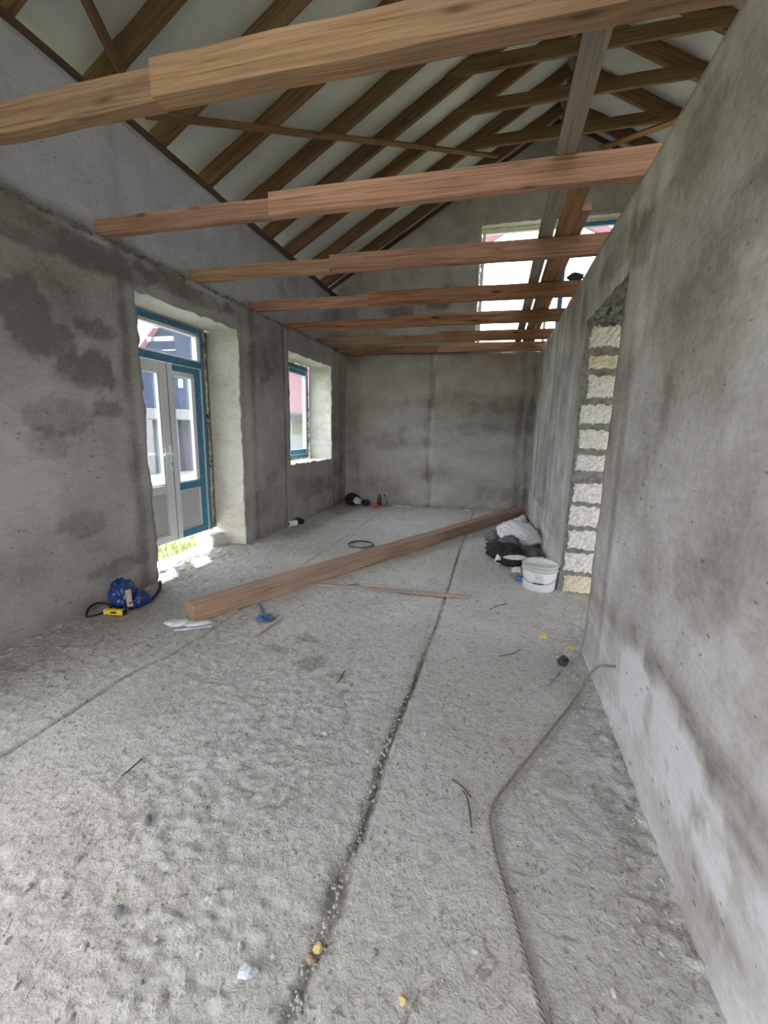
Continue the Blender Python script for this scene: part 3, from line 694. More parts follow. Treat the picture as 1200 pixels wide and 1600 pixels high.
# joists behind the camera
for i, y in enumerate([0.66, -0.28, -1.2]):
    timber('ceiling_joist', (XU + 0.005, y, ZW), (3.95, y, ZW), 0.062, 0.125, M['joist'], 50 + i, label='ceiling joist behind the camera, %s' % ['first one back', 'second one back', 'third one back'][i], cat='beam', group='ceiling joists laid across the wall tops')
# ---- planks laid on the joists
timber('loft_plank', (0.252, 0.9, 2.660), (0.262, 7.18, 2.660), 0.095, 0.024, M['plank_g'], 61, label='grey weathered plank, leftmost and longest of the three lying lengthwise on the joists', cat='plank', group='planks laid over the joists')
timber('loft_plank', (0.372, 2.60, 2.660), (0.385, 7.18, 2.660), 0.115, 0.026, M['plank_b'], 62, label='brown plank in the middle of the three lying on the joists', cat='plank', group='planks laid over the joists')
timber('loft_plank', (0.462, 3.13, 2.660), (0.475, 7.18, 2.660), 0.055, 0.045, M['joist'], 63, label='narrow reddish batten, rightmost and shortest of the three lying on the joists', cat='plank', group='planks laid over the joists')

# ---- roof: rafters, ties, braces
RY = [-1.7, -1.13, -0.56, 0.01, 0.575, 1.14, 1.70, 2.20, 2.765, 3.335, 3.925, 4.52, 5.055, 5.59, 6.205, 6.82]
ORD = ['first', 'second', 'third', 'fourth', 'fifth', 'sixth', 'seventh', 'eighth', 'ninth', 'tenth']
nin = 0
for i, y in enumerate(RY):
    vis = y > 2.1
    num = ORD[nin] if vis else None
    if vis: nin += 1
    mt = M['rafter_r'] if i % 3 == 1 else M['rafter']
    H = 0.15 if i not in (8, 9) else 0.16
    lo = -3.26
    timber('rafter', (lo, y, float(rake(lo))), (RIDGE_X - 0.015, y, RZ - 0.01), 0.05, H, mt, 80 + i, cuts=8, cat='rafter', group='rafters of the left slope',
           label=('%s rafter of the left slope counted from the near end, brown sawn board' % num) if vis else 'rafter of the left slope %s behind the camera view' % ['ten', 'nine', 'eight', 'six', 'five', 'four', 'three'][min(i, 6)])
    ro = 2 * RIDGE_X - lo
    timber('rafter', (ro, y, float(rake(ro))), (RIDGE_X + 0.015, y, RZ - 0.01), 0.05, H, mt, 110 + i, cuts=8, cat='rafter', group='rafters of the right slope',
           label=('%s rafter of the right slope counted from the near end, brown sawn board' % num) if vis else 'rafter of the right slope %s behind the camera view' % ['ten', 'nine', 'eight', 'six', 'five', 'four', 'three'][min(i, 6)])
TY = [4.45, 5.00, 5.56, 6.175]
TL = ['nearest collar tie, mostly hidden above the big near joist', 'second collar tie, just below the big near joist', 'third collar tie, in the middle of the stack', 'farthest collar tie, lowest in view above the second joist']
for i, y in enumerate(TY):
    if i == 0: continue
    timber('collar_tie', (-0.72, y + 0.008, 4.80), (1.96, y + 0.008, 4.825), 0.04, 0.125, M['rafter'], 140 + i, label=TL[i] + ', horizontal brown board', cat='tie beam', group='collar ties between the rafters')
    timber('ridge_post', (0.585, y + 0.075, 4.84), (0.585, y + 0.075, RZ - 0.02), 0.05, 0.07, M['rafter_r'], 150 + i, up=(0, 1, 0), cuts=4, label=['', 'short upright post above the second collar tie, nearest one', 'short upright post above the middle collar tie', 'short upright post above the farthest collar tie'][i], cat='post', group='short posts under the ridge')
nrm = Vector((-SLOPE, 0, 1)).normalized(); nrr = Vector((SLOPE, 0, 1)).normalized()
def on_left(x, y, d=0.0): p = Vector((x, y, float(rake(x)))); return p - nrm * d
def on_right(x, y, d=0.0): p = Vector((x, y, float(rake(x)))); return p - nrr * d
timber('diagonal_brace', on_left(-2.66, 3.05, .030), on_left(-0.22, 6.66, .030), 0.055, 0.028, M['rafter_r'], 161, up=nrm, label='long thin reddish lath nailed diagonally under the left rafters', cat='brace')
timber('diagonal_brace', on_left(-2.60, 2.84, .030), on_left(-1.0, -1.4, .030), 0.065, 0.028, M['rafter_r'], 162, up=nrm, label='short reddish brace rising out of the top left corner of the view', cat='brace')
timber('diagonal_brace', on_right(1.15, 7.1, .035), on_right(2.5, 4.9, .035), 0.07, 0.03, M['plank_b'], 163, up=nrr, label='orange brown brace under the right slope rafters near the gable', cat='brace')
timber('ridge_board', (RIDGE_X, YF, RZ - 0.06), (RIDGE_X, 7.2, RZ - 0.06), 0.025, 0.16, M['rafter'], 164, label='ridge board where both rows of rafters meet', cat='beam')
timber('wall_plate', (XU - 0.045, YF, 3.385), (XU - 0.045, 7.19, 3.385), 0.095, 0.105, M['plate'], 165, wob=0.006, ch=0.01, cuts=40, label='dark timber wall plate along the top of the upper left wall', cat='beam')
timber('wall_plate', (3.93 + 0.055, YF, 3.395), (3.93 + 0.055, 7.19, 3.395), 0.095, 0.085, M['plate'], 166, wob=0.006, ch=0.01, cuts=40, label='timber wall plate on the far right outer wall, out of sight', cat='beam')

for sx in (1, -1):
    xa = -3.0 if sx > 0 else 2 * RIDGE_X + 3.0
    timber('verge_batten', (xa, 7.22, float(rake(xa)) + 0.11), (RIDGE_X, 7.22, RZ + 0.11), 0.06, 0.07, M['plate'], 180 + sx, label='dark batten between the gable wall and the underlay, %s slope' % ('left' if sx > 0 else 'right'), cat='batten')
# ---- roofing underlay (sagging between rafters) and metal sheets above it
ROOF_Y0 = YF - 0.2
def underlay(side):
    ys = np.array(ticks(ROOF_Y0, 7.52, 0.045, RY)); ss = np.linspace(0, 1, 70)
    xe = -3.30; Xl = xe + (RIDGE_X - xe) * ss
    Y, S = np.meshgrid(ys, ss, indexing='ij'); Xx = xe + (RIDGE_X - xe) * S
    r = np.array(RY); k = np.clip(np.searchsorted(r, Y) - 1, 0, len(r) - 2); u = np.clip((Y - r[k]) / (r[k + 1] - r[k]), 0, 1)
    P = np.stack([Xx, Y, 0 * Y], -1)
    sag = -0.035 * np.sin(np.pi * u) * (0.35 + 1.2 * fbm(P * [1.2, 0.4, 1], 1.0, 3, 171))
    wr = (1 - np.abs(2 * fbm(P * [2.6, 0.9, 1] + Y[..., None] * [0.9, 0, 0], 2.0, 3, 172) - 1)) * 0.032 * np.sin(np.pi * u)
    seam = np.zeros_like(S)
    for s0 in (0.20, 0.44, 0.68, 0.9): seam += -0.010 * sstep(s0 - 0.004, s0 + 0.004, S + 0.004 * (fbm(P, 1.5, 2, 174) - .5)) * sstep(s0 + 0.10, s0 + 0.012, S)
    Z = rake(Xx) + 0.175 + sag - wr + seam
    if side < 0: Xx = 2 * RIDGE_X - Xx
    V = np.stack([Xx, Y, Z], -1).reshape(-1, 3); I = np.arange(V.shape[0]).reshape(Y.shape)
    F = np.stack([I[:-1, :-1], I[1:, :-1], I[1:, 1:], I[:-1, 1:]], -1).reshape(-1, 4)
    o = mesh_obj('roof_underlay', V, F, M['membrane'], smooth=True)
    tag(o, 'pale grey roofing underlay sagging between the rafters of the %s slope' % ('left' if side > 0 else 'right'), 'membrane')
    # sheet
    yy = np.array(ticks(ROOF_Y0, 7.56, 0.05)); q = [-3.32, -1.5, RIDGE_X + 0.0]; V = []; F = []
    for a, y in enumerate(yy):
        for b, x in enumerate(q):
            z = float(rake(x)) + 0.235 + (0.012 if a % 4 < 2 else 0.0); V.append((x if side > 0 else 2 * RIDGE_X - x, y, z))
    for a in range(len(yy) - 1):
        for b in range(2): F.append((a * 3 + b, (a + 1) * 3 + b, (a + 1) * 3 + b + 1, a * 3 + b + 1))
    o = mesh_obj('roof_sheeting', V, F, M['metal_roof']); tag(o, 'ribbed metal sheeting over the underlay of the %s slope' % ('left' if side > 0 else 'right'), 'roofing')
underlay(1); underlay(-1)

# ------------------------------------------------------------------ patio door in the left wall
FX0, FX1 = -3.01, -2.95
def fbox(name, parent, y0, y1, z0, z1, mat, x0=FX0, x1=FX1, bevel=0.004):
    return box(name, (x0, y0, z0), (x1, y1, z1), mat, parent, bevel)
door = empty('door_1', (-2.98, 3.42, 0.17)); tag(door, kind='structure')
def P_(o, parent):   # parent while keeping place
    o.parent = parent; o.matrix_parent_inverse = Matrix.Translation(-Vector(parent.location)) if parent.parent is None else Matrix.Identity(4); return o
def fb(name, parent, *a, **k):
    o = fbox(name, None, *a, **k)
    for v in o.data.vertices: v.co -= door_off
    o.parent = parent; return o
door_off = Vector(door.location)
bf, up_, ug = M['blue_film'], M['upvc'], M['upvc_g']
fb('frame', door, 2.86, 2.915, 0.18, 2.25, bf); fb('frame', door, 3.905, 3.955, 0.18, 2.25, bf)
fb('frame', door, 2.915, 3.905, 2.195, 2.25, bf); fb('frame', door, 2.915, 3.905, 1.865, 1.925, bf)
fb('frame_lip', door, 3.872, 3.905, 0.19, 1.865, up_, x0=-3.0, x1=-2.945); fb('frame_lip', door, 3.855, 3.905, 1.925, 2.19, up_, x0=-3.0, x1=-2.945)
fb('frame_lip', door, 2.915, 3.905, 1.925, 1.940, up_, x0=-3.0, x1=-2.945); fb('frame_lip', door, 2.915, 3.905, 2.165, 2.195, up_, x0=-3.0, x1=-2.945)
fb('transom_glass', door, 2.915, 3.86, 1.94, 2.17, M['glass'], x0=-2.985, x1=-2.981, bevel=0)
def leaf(y0, y1, gy0, gy1, fm, sm_l, sm_r, lab):
    a = fb('door_leaf', door, y0, gy0, 0.19, 1.855, sm_l, x0=-2.995, x1=-2.935); a['label'] = lab
    def s(name, *q, **k): return fb(name, a, *q, **k)
    s('stile', gy1, y1, 0.19, 1.855, sm_r, x0=-2.995, x1=-2.935)
    s('rail', gy0, gy1, 1.80 if fm is bf else 1.765, 1.855, fm, x0=-2.995, x1=-2.935); s('rail', gy0, gy1, 0.672, 0.742, fm, x0=-2.995, x1=-2.935); s('rail', gy0, gy1, 0.19, 0.262, fm, x0=-2.995, x1=-2.935)
    for (u0, u1, v0, v1) in ((gy0, gy0 + .02, .742, 1.765), (gy1 - (.05 if fm is bf else .02), gy1, .742, 1.765), (gy0 + .014, gy1 - .014, 1.751, 1.80 if fm is bf else 1.775), (gy0 + .014, gy1 - .014, .742, .756),
                             (gy0, gy0 + .012, .262, .672), (gy1 - .012, gy1, .262, .672), (gy0 + .012, gy1 - .012, .66, .672), (gy0 + .012, gy1 - .012, .262, .274)):
        s('glazing_bead', u0, u1, v0, v1, up_, x0=-2.975, x1=-2.942, bevel=0.003)
    s('glass_pane', gy0, gy1, .742, 1.765, M['glass'], x0=-2.972, x1=-2.968, bevel=0)
    s('lower_panel', gy0, gy1, .262, .672, ug, x0=-2.98, x1=-2.956, bevel=0)
    return a
l1 = leaf(2.92, 3.405, 3.00, 3.315, up_, up_, up_, 'white leaf with a handle, film peeled off')
l2 = leaf(3.415, 3.868, 3.480, 3.787, bf, up_, bf, 'leaf still in blue protective film')
fb('meeting_gasket', door, 3.405, 3.415, 0.19, 1.855, M['gasket'], x0=-2.985, x1=-2.94, bevel=0)
# handle: plate with lever
hp = fb('handle', l1, 3.358, 3.392, 0.86, 1.12, M['white'], x0=-2.935, x1=-2.920, bevel=0.004)
V, F = tube_data([Vector((-2.925, 3.375, 1.03)), Vector((-2.895, 3.375, 1.03)), Vector((-2.885, 3.36, 1.03)), Vector((-2.885, 3.25, 1.028))], 0.012, 8)
mesh_obj('lever', [v - door_off for v in V], F, M['white'], hp, True)
V, F = tube_data([Vector((-2.924, 3.375, 0.92 + 0.001 * k)) for k in (0, 30)], 0.007, 6); mesh_obj('keyhole', [v - door_off for v in V], F, M['gasket'], hp, True)
# foam around the frame
def foam(name, parent, off, pts, r, seed):
    rg = random.Random(seed); c = catmull(pts, 14); c = [p + Vector((rg.uniform(-.006, .006), rg.uniform(-.005, .005), rg.uniform(-.006, .006))) - off for p in c]
    V, F = tube_data(c, r, 7, rfn=lambda i: r * (0.55 + rg.random() * 0.9)); return mesh_obj(name, V, F, M['foam'], parent, True)
foam('foam_bead', door, door_off, [(-2.965, 2.85, 2.256), (-2.965, 3.4, 2.257), (-2.965, 4.0, 2.256)], 0.010, 1)
foam('foam_bead', door, door_off, [(-2.955, 3.972, 2.25), (-2.955, 3.975, 1.6), (-2.955, 3.98, 1.0), (-2.955, 3.975, 0.25)], 0.014, 2)
box('fixing_shim', Vector((-3.0, 3.955, 0.18)) - door_off, Vector((-2.97, 4.06, 2.25)) - door_off, M['mortar'], door, 0)
box('fixing_shim', Vector((-3.0, 2.79, 0.18)) - door_off, Vector((-2.97, 2.86, 2.25)) - door_off, M['mortar'], door, 0)

# ------------------------------------------------------------------ small window in the left wall
win = empty('window_1', (-2.97, 5.81, 0.83)); tag(win, kind='structure'); door_off = Vector(win.location)
for q in ((5.125, 5.185, .83, 2.235), (6.435, 6.49, .83, 2.235), (5.185, 6.435, 2.17, 2.235), (5.185, 6.435, .83, .885)): fb('frame', win, *q, bf, x0=-3.0, x1=-2.94)
for q in ((5.185, 5.225, .885, 2.17), (6.395, 6.435, .885, 2.17), (5.225, 6.395, 2.13, 2.17), (5.225, 6.395, .885, .925)): fb('sash', win, *q, up_, x0=-2.99, x1=-2.93)
for q in ((5.78, 5.84, .925, 2.13),): fb('mullion', win, *q, up_, x0=-2.99, x1=-2.93)
for q in ((5.84, 6.395, .89, .965), (5.84, 6.395, 2.10, 2.16)): fb('film_strip', win, *q, bf, x0=-2.99, x1=-2.927)
fb('glass_pane', win, 5.225, 6.395, .925, 2.13, M['glass'], x0=-2.967, x1=-2.963, bevel=0)
foam('foam_bead', win, door_off, [(-2.945, 6.497, 2.23), (-2.945, 6.50, 1.7), (-2.94, 6.503, 1.2), (-2.945, 6.497, .83)], 0.013, 3)
foam('foam_bead', win, door_off, [(-2.945, 5.12, .822), (-2.945, 5.8, .822), (-2.945, 6.49, .82)], 0.010, 4)
foam('foam_bead', win, door_off, [(-2.945, 5.12, 2.238), (-2.945, 5.8, 2.238), (-2.945, 6.49, 2.238)], 0.008, 5)

# ------------------------------------------------------------------ gable window above the joists
gw = empty('window_2', (0.6, 7.36, 2.62)); tag(gw, kind='structure'); go = Vector(gw.location)
def gb(name, x0, x1, z0, z1, mat, y0=7.33, y1=7.39, bevel=0.004): return box(name, Vector((x0, y0, z0)) - go, Vector((x1, y1, z1)) - go, mat, gw, bevel)
gb('frame', -0.375, -0.325, 2.61, 4.34, up_); gb('frame', 1.56, 1.61, 2.61, 4.34, up_)
gb('frame', -0.325, 0.80, 4.285, 4.335, up_); gb('frame', 0.80, 1.56, 4.275, 4.335, bf); gb('frame', -0.325, 1.56, 2.61, 2.66, up_)
gb('mullion', 0.80, 0.87, 2.66, 4.285, bf); gb('mullion', 0.62, 0.66, 2.66, 4.285, up_)
gb('glass_pane', -0.325, 0.62, 2.66, 4.285, M['glass_c'], 7.358, 7.362, 0); gb('glass_pane', 0.66, 0.80, 2.66, 4.285, M['glass_c'], 7.358, 7.362, 0)
gb('glass_pane', 0.87, 1.56, 2.66, 4.285, M['glass_c'], 7.358, 7.362, 0)
foam('foam_bead', gw, go, [(-0.38, 7.33, 4.345), (0.3, 7.33, 4.347), (1.0, 7.33, 4.345), (1.6, 7.33, 4.345)], 0.012, 6)
foam('foam_bead', gw, go, [(-0.382, 7.33, 4.33), (-0.382, 7.33, 3.6), (-0.382, 7.33, 2.65)], 0.008, 7)
# porch roof truss outside the gable window
pr = empty('porch_truss', (0.6, 8.6, 5.0)); tag(pr, 'pinkish rafters of a porch roof seen through the top of the gable window', 'truss')
for sgn, s in ((-1, 1), (1, 2)):
    p0 = Vector((0.6 + sgn * 1.75, 8.6, 4.20)); p1 = Vector((0.6 + sgn * 0.02, 8.6, 5.12)); timber('porch_rafter', p0 - pr.location, p1 - pr.location, 0.05, 0.16, M['h_red'], 170 + s, parent=pr)
    box('porch_post', Vector((0.6 + sgn * 1.75 - 0.06, 8.54, -0.22)) - pr.location, Vector((0.6 + sgn * 1.75 + 0.06, 8.66, 4.30)) - pr.location, M['h_white'], pr)

# ------------------------------------------------------------------ outside: ground, grass, neighbour houses
def ground():
    xs = ticks(-60, 60, 6.0, (-3.06, 4.29, -3.5)); ys = ticks(-60, 60, 6.0, (YF, 7.5)); V = []; F = []; I = {}
    for i, x in enumerate(xs):
        for j, y in enumerate(ys): I[i, j] = len(V); V.append((x, y, -0.22))
    for i in range(len(xs) - 1):
        for j in range(len(ys) - 1):
            F.append((I[i, j], I[i + 1, j], I[i + 1, j + 1], I[i, j + 1]))
    return tag(mesh_obj('ground', V, F, M['ground']), kind='structure')
ground()
bm = bmesh.new(); box_bm(bm, (-9.9, 1.0, -0.24), (-5.6, 30, -0.19)); tag(bm_obj('paved_yard', bm, M['h_white']), kind='structure')
def grass():
    rg = np.random.RandomState(5); n = 9000; x = -3.12 - rg.rand(n) ** 1.5 * 3.0; y = 2.4 + rg.rand(n) * 4.0; V = []; F = []
    for a in range(n):
        h = 0.05 + rg.rand() * 0.09; t = rg.rand() * 6.28; w = 0.004; dx, dy = math.cos(t) * w, math.sin(t) * w; lx_, ly_ = rg.randn(2) * 0.03
        b = len(V); V += [(x[a] - dx, y[a] - dy, -0.222), (x[a] + dx, y[a] + dy, -0.222), (x[a] + lx_, y[a] + ly_, -0.22 + h)]; F.append((b, b + 1, b + 2))
    return tag(mesh_obj('grass', V, F, M['grass']), 'bright green grass outside under the patio door', 'grass', kind='stuff')
grass()
# neighbour: blue clad gable end over a white ground floor
nb = empty('neighbour_house', (-10.0, 11.3, 0.0), math.radians(-48)); tag(nb, 'neighbour house with dark blue gable and white ground floor beyond the patio door', 'house'); no = Vector((0, 0, 0))
def prism(name, poly, x0, x1, mat, parent, off):
    V = [Vector((x0, a, b)) - off for a, b in poly] + [Vector((x1, a, b)) - off for a, b in poly]; n = len(poly)
    F = [tuple(range(n)), tuple(range(2 * n - 1, n - 1, -1))] + [(i, i + n, (i + 1) % n + n, (i + 1) % n) for i in range(n)]
    return mesh_obj(name, V, F, mat, parent)
A0, A1, AP, ZP, ZB = -1.55, 3.0, 0.95, 5.35, 1.78      # gable foot, far foot, peak
prism('gable_wall', [(A0, ZB - 0.05), (A1, ZB - 0.05), (AP, ZP)], -0.2, 0.0, M['h_blue'], nb, no)
for k in range(22):
    y = A0 + 0.15 + k * 0.2; zt = ZP - (ZP - ZB) * abs(y - AP) / ((AP - A0) if y < AP else (A1 - AP)) - 0.08
    box('cladding_rib', (0.0, y, ZB), (0.025, y + 0.03, max(ZB + 0.02, zt)), M['h_blue'], nb, 0)
dz = 0.24
prism('verge', [(A0 - 0.2, ZB - 0.28), (A0 - 0.2, ZB - 0.28 + dz), (AP, ZP + dz), (AP, ZP)], -0.2, 0.06, M['h_red'], nb, no)
prism('verge', [(A1 + 0.2, ZB - 0.34), (AP, ZP), (AP, ZP + dz), (A1 + 0.2, ZB - 0.34 + dz)], -0.2, 0.06, M['h_red'], nb, no)
prism('roof', [(A0 - 0.2, ZB - 0.2), (AP, ZP + 0.08), (A1 + 0.2, ZB - 0.2), (A1 + 0.2, ZB - 0.12), (AP, ZP + 0.16), (A0 - 0.2, ZB - 0.12)], -5.0, -0.2, M['h_red'], nb, no)
box('beam_band', (-0.2, A0, 1.46), (0.06, A1, 1.78), M['h_white'], nb, 0.02)
box('side_wall', (-5.0, A0, -.22), (-0.3, A0 + 0.25, 1.70), M['h_white'], nb, 0)
box('side_wall', (-5.0, A1 - 0.25, -.22), (-0.3, A1, 1.70), M['h_white'], nb, 0)
for a, b in ((A0, -0.30), (0.06, 0.40), (2.6, A1)): box('pillar', (-0.25, a, -.22), (0.04, b, 1.46), M['h_white'], nb, 0.01)
box('stone_wall', (-0.5, -0.3, -.22), (-0.35, 0.06, 1.46), M['h_grey'], nb, 0)
box('garage_door', (-0.4, 0.40, -.22), (-0.3, 2.6, 1.46), M['h_dark'], nb, 0)
box('door_window', (-0.3, 0.78, 1.28), (-0.28, 0.95, 1.37), M['h_white'], nb, 0)
box('gable_window', (-0.02, 0.50, 2.44), (0.05, 0.63, 2.70), M['white'], nb, 0.01)
# second neighbour: red ribbed roof over a white wall
n2 = empty('neighbour_barn', (-9.0, 20.5, -0.22)); tag(n2, 'barn with red ribbed metal roof and white wall, seen through the small window', 'house'); o2 = Vector(n2.location)
box('wall', Vector((-14, 17.3, -.22)) - o2, Vector((-9.2, 26, 1.95)) - o2, M['h_white'], n2, 0)
prism2 = [(-8.7, 1.95), (-8.7, 2.02), (-12.0, 6.0), (-12.0, 5.9)]
V = [Vector((a, 17.0, b)) - o2 for a, b in prism2] + [Vector((a, 26.3, b)) - o2 for a, b in prism2]
mesh_obj('roof', V, [(0, 1, 2, 3), (7, 6, 5, 4), (0, 4, 5, 1), (1, 5, 6, 2), (2, 6, 7, 3), (3, 7, 4, 0)], M['h_red'], n2)
for k in range(46):
    y = 17.05 + k * 0.2; V = [Vector((a, y + d, b + 0.0)) - o2 for d in (0, 0.05) for a, b in ((-8.7, 2.02), (-8.7, 2.06), (-12.0, 6.04), (-12.0, 6.0))]
    mesh_obj('roof_rib', V, [(0, 1, 2, 3), (7, 6, 5, 4), (0, 4, 5, 1), (1, 5, 6, 2), (2, 6, 7, 3), (3, 7, 4, 0)], M['h_red'], n2)
box('gutter', Vector((-8.75, 17.0, 1.82)) - o2, Vector((-8.6, 26.3, 1.95)) - o2, M['h_dark'], n2, 0.02)
box('wall_panel', Vector((-9.2, 18.6, 1.0)) - o2, Vector((-9.17, 19.6, 1.7)) - o2, M['ground'], n2, 0)
box('shed_door', Vector((-9.2, 20.2, -.2)) - o2, Vector((-9.17, 21.0, 0.9)) - o2, M['h_grey'], n2, 0)

# ------------------------------------------------------------------ things on the floor
# the big square timber lying across the room
tb = timber('square_timber', (-1.905, 2.262, 0.002), (0.468, 6.975, 0.002), 0.132, 0.125, M['timber'], 201, wob=0.003, ch=0.004, cuts=30,
            label='long square sawn timber lying diagonally across the concrete floor', cat='beam')
# thin pale lath with a pointed end
Vs = [(0, -0.02, 0), (1.2, -0.028, 0), (1.27, 0.0, 0), (1.2, 0.024, 0), (0, 0.016, 0)]
V = Vs + [(a, b, 0.014) for a, b, _ in Vs]; F = [(4, 3, 2, 1, 0), (5, 6, 7, 8, 9)] + [(i, (i + 1) % 5, (i + 1) % 5 + 5, i + 5) for i in range(5)]
tag(mesh_obj('wooden_lath', V, F, M['lath'], matrix=frame_mat((-1.345, 3.135, 0.006), (-0.08, 3.235, 0.006))), 'thin pale lath with a pointed end on the floor in front of the square timber', 'board')
timber('wood_strip', (-1.366, 2.165, 0.006), (-1.330, 2.46, 0.012), 0.024, 0.012, M['upvc_l'], 203, cuts=4, label='short pale wooden strip beside the blue netting', cat='stick')

def crumple(name, c, size, mat, seed, parent=None, amp=0.35, sub=4, freq=2.0, floor_z=0.0, rz=0.0, fold=0.5):
    bm = bmesh.new(); bmesh.ops.create_icosphere(bm, subdivisions=sub, radius=1.0)
    P = np.array([v.co[:] for v in bm.verts]); n = fbm(P + seed * 3.1, freq, 4, seed); rd = 1 - np.abs(2 * fbm(P + seed, freq * 1.7, 3, seed + 9) - 1)
    P = P * (1 + amp * (n - 0.5) * 2 + amp * fold * (rd - 0.7))[:, None]; P = P * np.array(size) / 2
    P[:, 2] = np.maximum(P[:, 2] + size[2] / 2 * 0.85, 0.0 + 0.002 * n)
    cr, sr = math.cos(rz), math.sin(rz); P[:, :2] = P[:, :2] @ np.array([[cr, sr], [-sr, cr]])
    for v, p in zip(bm.verts, P): v.co = p
    o = bm_obj(name, bm, mat, parent, smooth=True); o.location = (c[0], c[1], floor_z if len(c) < 3 else c[2]); return o

# ---- white sack and rubbish in the corner by the doorway
tag(crumple('mortar_lump', (0.62, 4.425, 2.658), (0.13, 0.06, 0.07), M['blackcloth'], 290, amp=0.5, sub=3, freq=3), 'dark lump of mortar lying on the fourth joist where it crosses the right wall', 'lump')
def sack():
    bm = bmesh.new(); bmesh.ops.create_icosphere(bm, subdivisions=5, radius=1.0)
    P = np.array([v.co[:] for v in bm.verts])
    x = P[:, 0]; taper = np.where(x > 0, 1 - 0.72 * sstep(0.25, 1.0, x), 1 - 0.12 * sstep(-0.5, -1, x))
    P[:, 1] *= taper; P[:, 2] *= taper; sgn = np.sign(P[:, 1]) * np.abs(P[:, 1]) ** 0.8
    f = fbm(np.stack([x * 0.8, P[:, 1] * 3, P[:, 2] * 3], 1), 2.2, 4, 211); g = 1 - np.abs(2 * fbm(P, 2.6, 3, 212) - 1)
    P[:, 1] = sgn; P *= (1 + 0.30 * (f - 0.5) + 0.22 * (g - 0.7))[:, None]
    P *= np.array([0.265, 0.19, 0.135]); P[:, 2] = np.maximum(P[:, 2] + 0.105, 0.0)
    P[:, 2] += 0.03 * sstep(0.0, -0.2, P[:, 0]) * (P[:, 2] > 0.02)
    for v, p in zip(bm.verts, P): v.co = p
    o = bm_obj('sack', bm, M['sack'], smooth=True); o.location = (0.375, 5.0, 0.02); o.rotation_euler = (0, math.radians(3), math.radians(-28)); return o
s_ = sack(); tag(s_, 'full white woven sack lying against the right wall behind the bucket', 'sack')
V, F = tube_data([Vector((0.235, 0.0, 0.09)), Vector((0.262, 0.002, 0.092)), Vector((0.30, 0.004, 0.10))], 0.02, 8, rfn=lambda i: (0.026, 0.012, 0.026)[i]); mesh_obj('tied_end', V, F, M['sack'], s_, True)
tag(crumple('cloth', (0.19, 4.50), (0.30, 0.46, 0.16), M['blackcloth'], 221, rz=0.5, amp=0.5), 'crumpled black cloth on the floor in front of the white sack', 'cloth')
tag(crumple('cloth', (0.26, 4.22), (0.26, 0.20, 0.13), M['blackcloth'], 222, rz=0.2, amp=0.5), 'small crumpled black bag just left of the bucket', 'bag')
tag(crumple('cloth', (0.24, 4.62, 0.02), (0.20, 0.26, 0.20), M['greycloth'], 223, rz=0.9, amp=0.35), 'grey rag between the black cloth and the sack', 'cloth')
tag(crumple('cloth', (0.45, 4.56), (0.24, 0.40, 0.12), M['greycloth'], 224, rz=0.2, amp=0.5), 'dark grey rag against the wall under the sack', 'cloth')
tag(crumple('paper_scrap', (0.29, 4.13, 0.09), (0.22, 0.06, 0.05), M['whitepaper'], 225, rz=0.25, amp=0.25), 'long white strip lying on the small black bag', 'scrap')
tag(crumple('paper_scrap', (0.30, 3.93), (0.10, 0.09, 0.09), M['whitepaper'], 226, amp=0.5), 'white crumpled scrap beside the left side of the bucket', 'scrap')
tag(crumple('paper_scrap', (0.13, 4.20, 0.01), (0.035, 0.08, 0.10), M['whitepaper'], 227, rz=0.7, amp=0.3, sub=3), 'small white scrap on the left edge of the black cloth', 'scrap')
tag(crumple('paper_scrap', (0.28, 3.86), (0.08, 0.07, 0.05), M['brownscrap'], 228, amp=0.5, sub=3), 'pinkish brown scrap by the foot of the bucket', 'scrap')
tag(crumple('plastic_scrap', (0.305, 3.80), (0.09, 0.07, 0.04), M['bluelight'], 229, amp=0.5, sub=3), 'blue plastic scrap at the left foot of the bucket', 'scrap')
tag(crumple('paper_scrap', (0.40, 5.42, 0.02), (0.20, 0.14, 0.26), M['whitepaper'], 230, rz=0.6, amp=0.6), 'white torn scrap behind the sack', 'scrap')
tag(crumple('rubble', (0.50, 5.22, 0.02), (0.14, 0.16, 0.24), M['brownscrap'], 231, amp=0.5), 'brown torn sack remains between the white sack and the wall', 'scrap')
tag(crumple('rubble', (0.08, 5.25), (0.16, 0.34, 0.11), M['stone_g'], 232, rz=-0.4, amp=0.6, freq=4), 'heap of grey rubble left of the white sack', 'rubble')
tag(crumple('rubble', (0.52, 6.35), (0.16, 0.7, 0.05), M['blackcloth'], 233, amp=0.6, freq=4), 'dark dirt heap along the wall beyond the sack', 'rubble')
tag(crumple('paper_scrap', (0.50, 4.10, 0.10), (0.14, 0.05, 0.05), M['whitepaper'], 234, rz=0.9, amp=0.4, sub=3), 'white scrap sticking up behind the bucket rim', 'scrap')

# ---- bucket
bk = empty('bucket', (0.462, 3.655, 0.002)); tag(bk, 'white plastic paint bucket standing by the bare block jamb', 'bucket')
lathe('body', [(0.0, 0.0), (0.124, 0.0), (0.129, 0.004), (0.141, 0.17), (0.143, 0.218), (0.138, 0.218), (0.134, 0.17), (0.123, 0.008), (0.0, 0.008)], M['white'], bk, 48)
lathe('rim', [(0.142, 0.172), (0.151, 0.170), (0.152, 0.176), (0.146, 0.180), (0.146, 0.202), (0.152, 0.206), (0.152, 0.222), (0.148, 0.226), (0.139, 0.224), (0.138, 0.215)], M['upvc_g'], bk, 48)
